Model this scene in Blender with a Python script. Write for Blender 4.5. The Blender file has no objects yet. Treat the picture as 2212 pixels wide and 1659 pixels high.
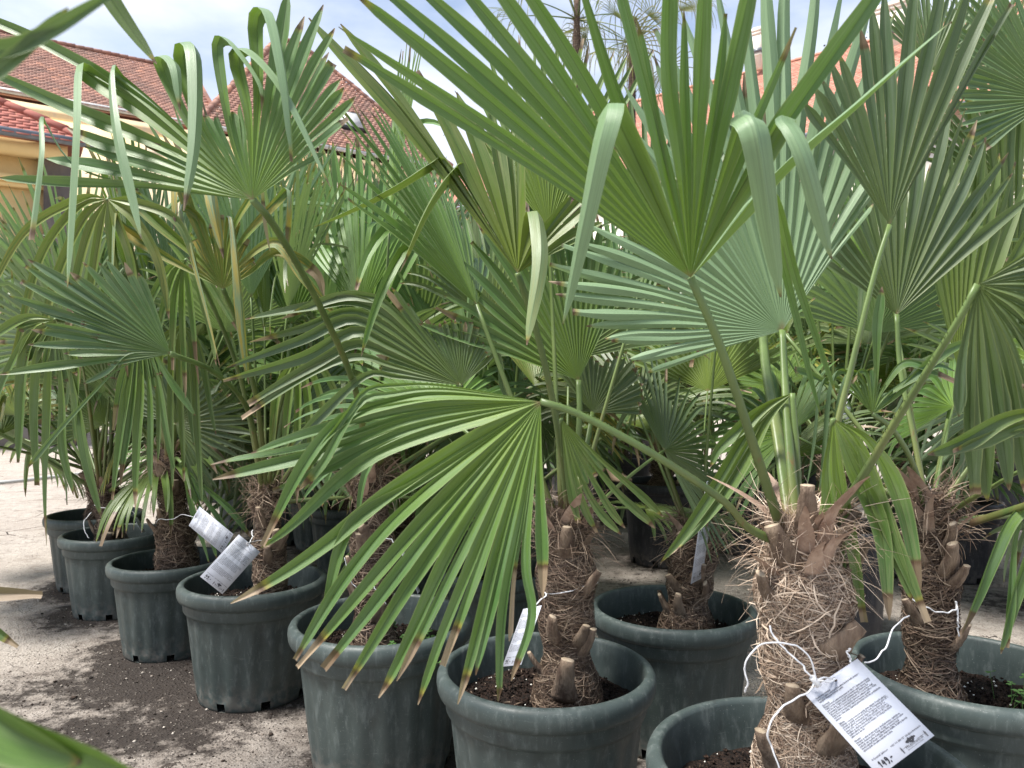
import bpy, math, random
import numpy as np
from mathutils import Vector, Matrix, noise as mnoise
PI = math.pi
S = bpy.context.scene
COL = S.collection
rng = np.random.default_rng(7)
random.seed(7)

# ------------------------------------------------------------------ camera, sky, sun, exposure
CAM_H = 1.10
FPX, CX, CY = 1640.0, 1106.0, 830.0            # focal length and centre on a 2212 x 1659 picture
cam_d = bpy.data.cameras.new('camera'); cam = bpy.data.objects.new('camera', cam_d); COL.objects.link(cam)
cam.location = (0, 0, CAM_H); cam.rotation_euler = (PI/2, 0, 0)
cam_d.sensor_width = 36.0; cam_d.lens = 36.0*FPX/2212.0
cam_d.clip_start = 0.02; cam_d.clip_end = 600
cam_d.dof.use_dof = True; cam_d.dof.focus_distance = 2.0; cam_d.dof.aperture_fstop = 9.0
S.camera = cam

SUN_EL, SUN_ROT = math.radians(64), math.radians(243)
world = bpy.data.worlds.new('World'); S.world = world; world.use_nodes = True
nt = world.node_tree; nt.nodes.clear()
wo = nt.nodes.new('ShaderNodeOutputWorld'); bg = nt.nodes.new('ShaderNodeBackground')
sky = nt.nodes.new('ShaderNodeTexSky'); sky.sky_type = 'NISHITA'; sky.sun_disc = False
sky.sun_elevation = SUN_EL; sky.sun_rotation = SUN_ROT; sky.air_density = 1.0; sky.dust_density = 1.2
tc = nt.nodes.new('ShaderNodeTexCoord')
mp = nt.nodes.new('ShaderNodeMapping'); mp.inputs['Scale'].default_value = (1, 1, 2.6)
ns = nt.nodes.new('ShaderNodeTexNoise'); ns.inputs['Scale'].default_value = 1.7; ns.inputs['Detail'].default_value = 7
ns.inputs['Roughness'].default_value = 0.55
cr = nt.nodes.new('ShaderNodeValToRGB'); cr.color_ramp.elements[0].position = 0.42; cr.color_ramp.elements[0].color = (.12, .12, .12, 1)
cr.color_ramp.elements[1].position = 0.62; cr.color_ramp.elements[1].color = (.98, .98, .98, 1)
mx = nt.nodes.new('ShaderNodeMixRGB'); mx.inputs[2].default_value = (4.75, 5.1, 5.85, 1)
nt.links.new(tc.outputs['Generated'], mp.inputs[0]); nt.links.new(mp.outputs[0], ns.inputs['Vector'])
nt.links.new(ns.outputs['Fac'], cr.inputs[0]); nt.links.new(cr.outputs[0], mx.inputs[0])
nt.links.new(sky.outputs[0], mx.inputs[1]); nt.links.new(mx.outputs[0], bg.inputs[0])
nt.links.new(bg.outputs[0], wo.inputs[0]); bg.inputs[1].default_value = 0.082

sun_d = bpy.data.lights.new('sun', 'SUN'); sun = bpy.data.objects.new('sun', sun_d); COL.objects.link(sun)
sun_d.energy = 3.2; sun_d.angle = math.radians(12); sun_d.color = (1.0, .96, .90)
dirv = Vector((math.sin(SUN_ROT)*math.cos(SUN_EL), math.cos(SUN_ROT)*math.cos(SUN_EL), math.sin(SUN_EL)))
sun.rotation_euler = dirv.to_track_quat('Z', 'Y').to_euler()
S.view_settings.view_transform = 'Standard'; S.view_settings.look = 'None'
S.view_settings.gamma = 1.0; S.view_settings.use_curve_mapping = False
S.view_settings.exposure = 1.42

# ------------------------------------------------------------------ helpers
def P(x, y, d):
    """world point seen at pixel (x, y) of the 2212 x 1659 picture, d metres away along the view axis"""
    return np.array([(x-CX)/FPX*d, d, CAM_H-(y-CY)/FPX*d])

def norm(v):
    n = np.linalg.norm(v, axis=-1, keepdims=True)
    return v/np.maximum(n, 1e-9)

def mesh_np(name, V, quads=None, tris=None, attrs=None, mats=(), smooth=False, mat_idx=None):
    me = bpy.data.meshes.new(name)
    V = np.asarray(V, dtype=np.float32)
    nq = 0 if quads is None else len(quads); n3 = 0 if tris is None else len(tris)
    me.vertices.add(len(V)); me.vertices.foreach_set('co', V.ravel())
    me.loops.add(nq*4+n3*3); me.polygons.add(nq+n3)
    li = []
    if nq: li.append(np.asarray(quads, dtype=np.int32).ravel())
    if n3: li.append(np.asarray(tris, dtype=np.int32).ravel())
    me.loops.foreach_set('vertex_index', np.concatenate(li))
    ls = np.concatenate([np.arange(nq)*4, nq*4+np.arange(n3)*3]).astype(np.int32)
    me.polygons.foreach_set('loop_start', ls)
    me.update(calc_edges=True)
    if smooth: me.polygons.foreach_set('use_smooth', np.ones(nq+n3, dtype=bool))
    for k, a in (attrs or {}).items():
        at = me.attributes.new(k, 'FLOAT', 'POINT'); at.data.foreach_set('value', np.asarray(a, dtype=np.float32))
    for m in mats: me.materials.append(m)
    if mat_idx is not None: me.polygons.foreach_set('material_index', np.asarray(mat_idx, dtype=np.int32))
    me.validate()
    return me

def grid_quads(nu, nv, wrap=False, off=0):
    """vertices laid out as [i*nv + j], i in nu rows"""
    i = np.arange(nu-1)[:, None]; j = np.arange(nv if wrap else nv-1)[None, :]
    j2 = (j+1) % nv
    a = i*nv+j; b = i*nv+j2; c = (i+1)*nv+j2; d = (i+1)*nv+j
    return (np.stack([a, b, c, d], -1).reshape(-1, 4)+off)

class MB:
    def __init__(s): s.V = []; s.Q = []; s.T = []; s.n = 0; s.qm = []; s.tm = []
    def add(s, V, quads=None, tris=None, m=0):
        V = np.asarray(V, float).reshape(-1, 3); s.V.append(V)
        if quads is not None and len(quads): q = np.asarray(quads)+s.n; s.Q.append(q); s.qm += [m]*len(q)
        if tris is not None and len(tris): t = np.asarray(tris)+s.n; s.T.append(t); s.tm += [m]*len(t)
        s.n += len(V)
    def box(s, c, size, R=None, m=0, taper=1.0):
        x, y, z = np.array(size)/2
        V = np.array([[-x, -y, -z], [x, -y, -z], [x, y, -z], [-x, y, -z], [-x*taper, -y*taper, z], [x*taper, -y*taper, z], [x*taper, y*taper, z], [-x*taper, y*taper, z]])
        if R is not None: V = V@np.array(R).T
        s.add(V+np.array(c), [[3, 2, 1, 0], [4, 5, 6, 7], [0, 1, 5, 4], [1, 2, 6, 5], [2, 3, 7, 6], [3, 0, 4, 7]], m=m)
    def tube(s, pts, rad, n=8, flat=1.0, up=(0, 0, 1), cap=True, m=0, mcap=None):
        V, Q, T = tube_np(pts, rad, n, flat, up, cap)
        s.add(V, Q, None, m)
        if cap: s.T.append(np.asarray(T)+s.n-len(V)); s.tm += [m if mcap is None else mcap]*len(T)
    def mesh(s, name, mats=(), smooth=False, origin=None):
        V = np.concatenate(s.V)
        if origin is not None: V = V-np.array(origin)
        Q = np.concatenate(s.Q) if s.Q else None; T = np.concatenate(s.T) if s.T else None
        return mesh_np(name, V, Q, T, None, mats, smooth, np.array(s.qm+s.tm))

def tube_np(pts, rad, n=8, flat=1.0, up=(0, 0, 1), cap=True):
    pts = np.asarray(pts, float); k = len(pts)
    rad = np.broadcast_to(np.asarray(rad, float), (k,)) if np.ndim(rad) < 2 else rad
    t = norm(np.gradient(pts, axis=0)); up = np.array(up, float)
    s = np.cross(t, up); bad = np.linalg.norm(s, axis=1) < .05
    s[bad] = np.cross(t[bad], np.array([0.3, 1, 0.1])); s = norm(s)
    for i in range(1, k):
        if np.dot(s[i], s[i-1]) < 0: s[i] = -s[i]
    b = np.cross(s, t)
    a = np.arange(n)/n*2*PI
    V = pts[:, None]+rad[:, None, None]*(np.cos(a)[None, :, None]*s[:, None]+flat*np.sin(a)[None, :, None]*b[:, None])
    V = V.reshape(-1, 3); Q = grid_quads(k, n, True)
    T = []
    if cap:
        V = np.concatenate([V, pts[:1], pts[-1:]])
        for j in range(n):
            T.append([k*n, (j+1) % n, j]); T.append([k*n+1, (k-1)*n+j, (k-1)*n+(j+1) % n])
    return V, Q, T

def catmull(pts, n=40):
    pts = np.asarray(pts, float)
    if len(pts) == 2: return pts[0]+(pts[1]-pts[0])*np.linspace(0, 1, n)[:, None]
    p = np.vstack([2*pts[0]-pts[1], pts, 2*pts[-1]-pts[-2]])
    out = []
    m = len(pts)-1
    for i in range(m):
        t = np.linspace(0, 1, max(4, n//m), endpoint=(i == m-1))[:, None]
        p0, p1, p2, p3 = p[i], p[i+1], p[i+2], p[i+3]
        out.append(.5*((2*p1)+(-p0+p2)*t+(2*p0-5*p1+4*p2-p3)*t**2+(-p0+3*p1-3*p2+p3)*t**3))
    return np.vstack(out)

def resample(pts, k, power=1.0):
    d = np.concatenate([[0], np.cumsum(np.linalg.norm(np.diff(pts, axis=0), axis=1))])
    s = (np.linspace(0, 1, k)**power)*d[-1]
    return np.stack([np.interp(s, d, pts[:, c]) for c in range(3)], -1), s

def ob(name, me, parent=None, loc=None, kind=None, label=None, cat=None, group=None):
    o = bpy.data.objects.new(name, me); COL.objects.link(o)
    if parent is not None: o.parent = parent
    if loc is not None: o.location = loc
    if kind: o['kind'] = kind
    if label: o['label'] = label
    if cat: o['category'] = cat
    if group: o['group'] = group
    return o

# ------------------------------------------------------------------ materials
def new_mat(name):
    m = bpy.data.materials.new(name); m.use_nodes = True
    n = m.node_tree; n.nodes.clear()
    out = n.nodes.new('ShaderNodeOutputMaterial'); b = n.nodes.new('ShaderNodeBsdfPrincipled')
    n.links.new(b.outputs[0], out.inputs[0])
    return m, n, b, out
class N:
    """tiny node graph helper"""
    def __init__(s, nt): s.nt = nt
    def node(s, t, **kw):
        n = s.nt.nodes.new(t)
        for k, v in kw.items():
            if k == 'ins':
                for a, b in v.items(): s.put(n.inputs[a], b)
            else: setattr(n, k, v)
        return n
    def put(s, inp, v):
        if hasattr(v, 'is_output'): s.nt.links.new(v, inp)
        elif isinstance(v, (tuple, list)) and len(v) == 3 and len(inp.default_value) == 4: inp.default_value = (*v, 1)
        else: inp.default_value = v
    def attr(s, name): return s.node('ShaderNodeAttribute', attribute_name=name).outputs['Fac']
    def math(s, op, a, b=0.0, c=0.0, clamp=False):
        n = s.node('ShaderNodeMath', operation=op, use_clamp=clamp); s.put(n.inputs[0], a); s.put(n.inputs[1], b); s.put(n.inputs[2], c); return n.outputs[0]
    def mix(s, f, a, b, mode='MIX'):
        n = s.node('ShaderNodeMixRGB', blend_type=mode); s.put(n.inputs[0], f); s.put(n.inputs[1], a); s.put(n.inputs[2], b); return n.outputs[0]
    def step(s, v, lo, hi, a=0.0, b=1.0):
        n = s.node('ShaderNodeMapRange', interpolation_type='SMOOTHSTEP'); s.put(n.inputs[0], v); s.put(n.inputs[1], lo); s.put(n.inputs[2], hi); s.put(n.inputs[3], a); s.put(n.inputs[4], b); return n.outputs[0]
    def noise(s, scale, detail=4, vec=None, rough=.55, w=None):
        n = s.node('ShaderNodeTexNoise'); n.inputs['Scale'].default_value = scale; n.inputs['Detail'].default_value = detail; n.inputs['Roughness'].default_value = rough
        if vec is not None: s.nt.links.new(vec, n.inputs['Vector'])
        return n.outputs['Fac']
    def vor(s, scale, vec=None, feature='F1', out='Distance'):
        n = s.node('ShaderNodeTexVoronoi', feature=feature); n.inputs['Scale'].default_value = scale
        if vec is not None: s.nt.links.new(vec, n.inputs['Vector'])
        return n.outputs[out]
    def comb(s, x, y, z):
        n = s.node('ShaderNodeCombineXYZ'); s.put(n.inputs[0], x); s.put(n.inputs[1], y); s.put(n.inputs[2], z); return n.outputs[0]
    def obj(s): return s.node('ShaderNodeTexCoord').outputs['Object']
    def scalev(s, v, sc):
        n = s.node('ShaderNodeMapping'); s.nt.links.new(v, n.inputs[0]); n.inputs['Scale'].default_value = sc; return n.outputs[0]
    def bump(s, h, strength=.3, dist=.01):
        n = s.node('ShaderNodeBump'); n.inputs['Strength'].default_value = strength; n.inputs['Distance'].default_value = dist; s.nt.links.new(h, n.inputs['Height']); return n.outputs[0]
    def rand(s): return s.node('ShaderNodeObjectInfo').outputs['Random']

def leaf_material(name, top_a, top_b, base, under, yellow=0.0, rough=.42):
    m, nt_, b, out = new_mat(name); g = N(nt_)
    al, ac, rn, br = g.attr('along'), g.attr('across'), g.attr('rnd'), g.attr('brown')
    vec = g.comb(g.math('MULTIPLY', ac, 26), g.math('MULTIPLY', al, 2.2), g.math('MULTIPLY', rn, 50))
    st = g.noise(1.0, 5, vec, .6)
    vec2 = g.comb(g.math('MULTIPLY', ac, 3), g.math('MULTIPLY', al, 5), g.math('MULTIPLY', rn, 80))
    bl = g.noise(1.0, 4, vec2)
    c = g.mix(g.step(al, .05, .75), base, top_a)
    c = g.mix(g.step(bl, .38, .66), c, g.mix(.75, c, top_b))
    c = g.mix(g.math('MULTIPLY', rn, .5), c, g.mix(.6, c, (.13, .19, .035)))
    # pale thread along each segment's edge; occlusion shade painted dark into the fold
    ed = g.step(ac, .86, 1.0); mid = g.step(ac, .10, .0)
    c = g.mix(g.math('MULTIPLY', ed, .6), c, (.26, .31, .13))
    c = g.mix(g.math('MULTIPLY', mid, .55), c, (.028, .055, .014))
    geo = g.node('ShaderNodeNewGeometry')
    c = g.mix(geo.outputs['Backfacing'], c, g.mix(.82, c, under))
    # fine lengthwise streaks
    sv = g.step(st, .25, .75, .72, 1.22)
    hs = g.node('ShaderNodeHueSaturation'); hs.inputs['Saturation'].default_value = 1.0; g.put(hs.inputs['Value'], sv); g.put(hs.inputs['Color'], c); c = hs.outputs[0]
    ra = g.rand()
    hs = g.node('ShaderNodeHueSaturation'); g.put(hs.inputs['Hue'], g.step(ra, 0, 1, .485, .515)); g.put(hs.inputs['Value'], g.step(ra, 0, 1, .85, 1.15)); g.put(hs.inputs['Saturation'], 1.03); g.put(hs.inputs['Color'], c); c = hs.outputs[0]
    # yellowing blotches, dry tips: green -> ochre -> dark rim -> straw
    yl = g.attr('yellow')
    yb = g.math('MULTIPLY', g.step(bl, .40, .62), g.math('MULTIPLY', yl, g.step(al, .15, .8, .4, 1.0)), clamp=True)
    c = g.mix(yb, c, (.36, .27, .04))
    wob = g.math('MULTIPLY', g.math('SUBTRACT', st, .5), .05)
    ap = g.math('ADD', al, wob); st0 = g.math('SUBTRACT', 1.0, br)
    q = g.math('SUBTRACT', ap, st0)
    c = g.mix(g.math('MULTIPLY', g.step(q, -.03, -.004), g.step(rn, .2, .9, .1, .8)), c, (.27, .22, .035))
    c = g.mix(g.step(q, -.008, .004), c, (.085, .04, .022))
    c = g.mix(g.step(q, .006, .035), c, g.mix(rn, (.12, .075, .045), (.40, .30, .20)))
    c = g.mix(g.step(al, .035, .0), c, (.22, .18, .085))
    g.put(b.inputs['Base Color'], c)
    b.inputs['Roughness'].default_value = rough
    g.put(b.inputs['Roughness'], g.step(bl, .2, .8, rough-.08, rough+.14))
    b.inputs['Specular IOR Level'].default_value = .55
    g.put(b.inputs['Normal'], g.bump(g.math('ADD', st, g.math('MULTIPLY', g.noise(1, 2, g.comb(g.math('MULTIPLY', ac, 5.0), .0, .0)), .6)), .35, .0012))
    tr = g.node('ShaderNodeBsdfTranslucent'); g.put(tr.inputs[0], g.mix(.5, c, (.22, .36, .03), 'MIX'))
    ms = g.node('ShaderNodeMixShader'); ms.inputs[0].default_value = .24
    nt_.links.new(b.outputs[0], ms.inputs[1]); nt_.links.new(tr.outputs[0], ms.inputs[2]); nt_.links.new(ms.outputs[0], out.inputs[0])
    return m
M = {}
UND = (.215, .30, .17)
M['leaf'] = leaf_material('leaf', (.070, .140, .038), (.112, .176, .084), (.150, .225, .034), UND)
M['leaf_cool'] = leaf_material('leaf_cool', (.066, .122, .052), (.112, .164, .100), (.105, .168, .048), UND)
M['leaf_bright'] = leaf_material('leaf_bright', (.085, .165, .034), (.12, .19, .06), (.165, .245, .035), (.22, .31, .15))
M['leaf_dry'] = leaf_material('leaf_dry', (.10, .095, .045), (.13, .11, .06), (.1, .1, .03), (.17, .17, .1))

def stalk_material():
    m, nt_, b, out = new_mat('stalk'); g = N(nt_)
    o = g.obj(); n1 = g.noise(14, 5, g.scalev(o, (1, 1, .25))); n2 = g.noise(60, 4, g.scalev(o, (1, 1, .2)))
    al = g.attr('along')
    c = g.mix(g.step(al, 0, .85), (.13, .14, .04), (.12, .18, .05))
    c = g.mix(g.step(n1, .4, .65), c, (.085, .13, .035))
    c = g.mix(g.math('MULTIPLY', g.step(n2, .60, .72), g.step(al, .8, .1, 0, .8)), c, (.16, .075, .03))
    c = g.mix(g.step(al, .10, .0), c, (.2, .13, .07))
    g.put(b.inputs['Base Color'], c); b.inputs['Roughness'].default_value = .45
    g.put(b.inputs['Normal'], g.bump(n2, .3, .003))
    return m
M['stalk'] = stalk_material()

def simple(name, ca, cb, scale=10, rough=.7, bump=.0, bscale=40, detail=5, spec=.4, sc=(1, 1, 1), bdist=.01, rnd=0.0):
    m, nt_, b, out = new_mat(name); g = N(nt_); o = g.scalev(g.obj(), sc)
    c = g.mix(g.step(g.noise(scale, detail, o), .3, .7), ca, cb)
    if rnd:
        hs = g.node('ShaderNodeHueSaturation'); g.put(hs.inputs['Value'], g.step(g.rand(), 0, 1, 1-rnd, 1+rnd)); g.put(hs.inputs['Color'], c); c = hs.outputs[0]
    g.put(b.inputs['Base Color'], c); b.inputs['Roughness'].default_value = rough; b.inputs['Specular IOR Level'].default_value = spec
    if bump: g.put(b.inputs['Normal'], g.bump(g.noise(bscale, 5, o), bump, bdist))
    return m
M['bark'] = simple('bark', (.045, .029, .020), (.12, .078, .053), 30, .9, .8, 90, sc=(1, 1, 2.2), bdist=.02)
M['fibre'] = None
def fibre_material(name, a, b_, c_):
    m, nt_, b, out = new_mat(name); g = N(nt_); r = g.attr('rnd')
    c = g.mix(g.step(r, 0, .55), a, b_); c = g.mix(g.step(r, .55, 1.0), c, c_)
    g.put(b.inputs['Base Color'], c); b.inputs['Roughness'].default_value = .75
    return m
M['fibre'] = fibre_material('fibre', (.045, .027, .019), (.15, .098, .066), (.34, .26, .185))
M['fibre_pale'] = fibre_material('fibre_pale', (.14, .09, .063), (.36, .26, .185), (.62, .51, .40))
M['stub'] = simple('stub', (.10, .065, .045), (.25, .185, .13), 25, .8, .6, 120, sc=(2, 2, .3), rnd=.25)
M['stub_cut'] = simple('stub_cut', (.30, .235, .16), (.46, .37, .27), 60, .8)
M['husk'] = simple('husk', (.26, .17, .125), (.46, .34, .26), 40, .7, .4, 90, sc=(1, 1, .2))
M['string'] = simple('string', (.72, .72, .74), (.84, .84, .84), 200, .6)
M['card'] = simple('card', (.58, .60, .67), (.62, .64, .70), 8, .45)
M['ink'] = simple('ink', (.05, .05, .06), (.07, .07, .08), 8, .5)
M['pen'] = simple('pen', (.012, .012, .018), (.02, .02, .03), 8, .5)
M['perlite'] = simple('perlite', (.6, .57, .5), (.82, .8, .74), 90, .8)
M['wood'] = simple('wood', (.55, .40, .27), (.68, .52, .37), 18, .6, .2, 60, sc=(1, 6, 1))
M['clover'] = simple('clover', (.05, .12, .03), (.09, .18, .05), 40, .5)
M['hose'] = simple('hose', (.42, .42, .40), (.5, .5, .47), 20, .5)

def pot_material(name, a, b_, dust, rough=.5, dustamt=1.0):
    m, nt_, b, out = new_mat(name); g = N(nt_); o = g.obj(); o = g.node('ShaderNodeVectorMath', operation='ADD', ins={0: o, 1: g.comb(g.math('MULTIPLY', g.rand(), 31), g.math('MULTIPLY', g.rand(), 17), 0.0)}).outputs[0]
    n1 = g.noise(5, 6, o); n2 = g.noise(28, 6, g.scalev(o, (1, 1, .3)), .7); sp = g.noise(170, 2, o)
    c = g.mix(g.step(n1, .35, .65), a, b_)
    c = g.mix(g.math('MULTIPLY', g.step(n2, .48, .72), .75*dustamt), c, dust)
    scr = g.noise(9, 8, g.scalev(o, (1, 1, 9)), .8)
    c = g.mix(g.math('MULTIPLY', g.step(scr, .60, .66), .35), c, (.2, .225, .215))
    c = g.mix(g.math('MULTIPLY', g.step(g.noise(7, 7, g.scalev(o, (1, 1, .35)), .7), .55, .72), .5), c, (.022, .024, .022))
    sep = g.node('ShaderNodeSeparateXYZ'); g.nt.links.new(o, sep.inputs[0])
    low = g.math('MULTIPLY', g.step(sep.outputs[2], .26, .0), g.step(g.noise(22, 5, o), .4, .62))
    c = g.mix(g.math('MULTIPLY', low, .55), c, (.16, .14, .12))
    c = g.mix(g.math('MULTIPLY', g.step(sp, .70, .73), .5*dustamt), c, (.30, .32, .30))
    hs = g.node('ShaderNodeHueSaturation'); g.put(hs.inputs['Value'], g.step(g.rand(), 0, 1, .88, 1.15)); g.put(hs.inputs['Color'], c); c = hs.outputs[0]
    g.put(b.inputs['Base Color'], c); g.put(b.inputs['Roughness'], g.step(n2, .3, .7, rough-.08, rough+.15))
    b.inputs['Specular IOR Level'].default_value = .45
    g.put(b.inputs['Normal'], g.bump(n2, .12, .003))
    return m
M['pot'] = pot_material('pot_green_plastic', (.039, .053, .050), (.050, .066, .062), (.115, .135, .128))
M['pot_black'] = pot_material('pot_black_plastic', (.020, .021, .026), (.028, .029, .035), (.085, .085, .09), .42, .9)

def soil_material():
    m, nt_, b, out = new_mat('soil'); g = N(nt_); o = g.obj()
    v = g.vor(95, o); n1 = g.noise(40, 8, o, .7); n2 = g.noise(9, 3, o)
    c = g.mix(g.step(n1, .35, .7), (.012, .008, .006), (.055, .032, .022))
    c = g.mix(g.math('MULTIPLY', g.step(n2, .45, .7), .5), c, (.07, .038, .026))
    g.put(b.inputs['Base Color'], c); b.inputs['Roughness'].default_value = .9; b.inputs['Specular IOR Level'].default_value = .25
    g.put(b.inputs['Normal'], g.bump(g.math('ADD', n1, v), 1.0, .02))
    return m
M['soil'] = soil_material()

def ground_material():
    m, nt_, b, out = new_mat('ground'); g = N(nt_); o = g.obj()
    warp = g.noise(3, 3, o)
    vcol = g.vor(70, o, out='Color'); vd = g.vor(70, o); big = g.vor(26, o)
    sepc = g.node('ShaderNodeSeparateColor'); g.nt.links.new(vcol, sepc.inputs[0])
    fine = g.noise(160, 6, o, .75); mid = g.noise(14, 7, o, .7); lar = g.noise(1.1, 5, o)
    c = g.mix(g.step(mid, .3, .7), (.44, .385, .335), (.60, .54, .475))
    c = g.mix(g.math('MULTIPLY', g.step(vd, .30, .16), .7), c, g.mix(sepc.outputs[0], (.30, .25, .21), (.74, .69, .61)))
    c = g.mix(g.step(fine, .30, .72), g.mix(.4, c, (.16, .13, .105)), g.mix(.2, c, (.8, .76, .7)))
    c = g.mix(g.step(lar, .35, .7, 0, .22), c, (.24, .19, .15))
    pit = g.step(g.noise(46, 5, o, .65), .58, .68)
    c = g.mix(g.math('MULTIPLY', pit, .8), c, (.07, .055, .045))
    crk = g.math('MULTIPLY', g.step(g.vor(2.3, g.node('ShaderNodeVectorMath', operation='ADD', ins={0: o, 1: g.node('ShaderNodeTexNoise', ins={'Scale': 6.0}).outputs['Color']}).outputs[0], 'DISTANCE_TO_EDGE'), .018, .006), g.step(g.noise(1.7, 3, o), .45, .6))
    c = g.mix(crk, c, (.05, .04, .033))
    c = g.mix(g.step(g.noise(5.5, 6, o, .7), .50, .66, 0, .45), c, (.20, .165, .135))
    # damp soil spilt around the pots
    d = g.attr('dirt')
    edge = g.math('ADD', d, g.math('MULTIPLY', g.math('SUBTRACT', g.noise(16, 9, o, .70), .5), 1.25))
    dm = g.step(edge, .38, .66)
    c = g.mix(g.step(edge, .05, .5, 0, .38), c, (.12, .095, .08))
    dirtc = g.mix(g.step(fine, .35, .7), (.013, .009, .007), (.045, .033, .027))
    dirtc = g.mix(g.math('MULTIPLY', g.step(vd, .22, .12), g.step(sepc.outputs[1], .62, .75)), dirtc, (.36, .32, .27))
    c = g.mix(g.math('MULTIPLY', dm, .93), c, dirtc)
    g.put(b.inputs['Base Color'], c); g.put(b.inputs['Roughness'], g.mix(dm, (.9, .9, .9), (.75, .75, .75)))
    b.inputs['Specular IOR Level'].default_value = .3
    h = g.math('ADD', g.math('MULTIPLY', fine, .6), g.math('MULTIPLY', g.step(vd, .45, .05), .5))
    h = g.math('ADD', h, g.math('MULTIPLY', mid, 1.2))
    g.put(b.inputs['Normal'], g.bump(h, .9, .02))
    return m
M['ground'] = ground_material()
M['pebble'] = simple('pebble', (.22, .18, .15), (.5, .45, .39), 14, .85, .3, 60)
M['crumb'] = simple('crumb', (.012, .009, .007), (.05, .034, .025), 30, .95)

# ------------------------------------------------------------------ ground
POTPOS = []     # filled below before the ground is made
def fbm(x, y, sc, seed=0):
    out = np.zeros(x.shape); amp = 1
    for o_ in range(5):
        r = np.random.default_rng(seed*17+o_); G = r.random((64, 64))
        xs = (x*sc*2**o_) % 64; ys = (y*sc*2**o_) % 64
        i = np.floor(xs).astype(int) % 64; j = np.floor(ys).astype(int) % 64; fx = xs-np.floor(xs); fy = ys-np.floor(ys)
        fx = fx*fx*(3-2*fx); fy = fy*fy*(3-2*fy)
        v = G[i, j]*(1-fx)*(1-fy)+G[(i+1) % 64, j]*fx*(1-fy)+G[i, (j+1) % 64]*(1-fx)*fy+G[(i+1) % 64, (j+1) % 64]*fx*fy
        out += amp*(v-.5); amp *= .5
    return out

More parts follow.
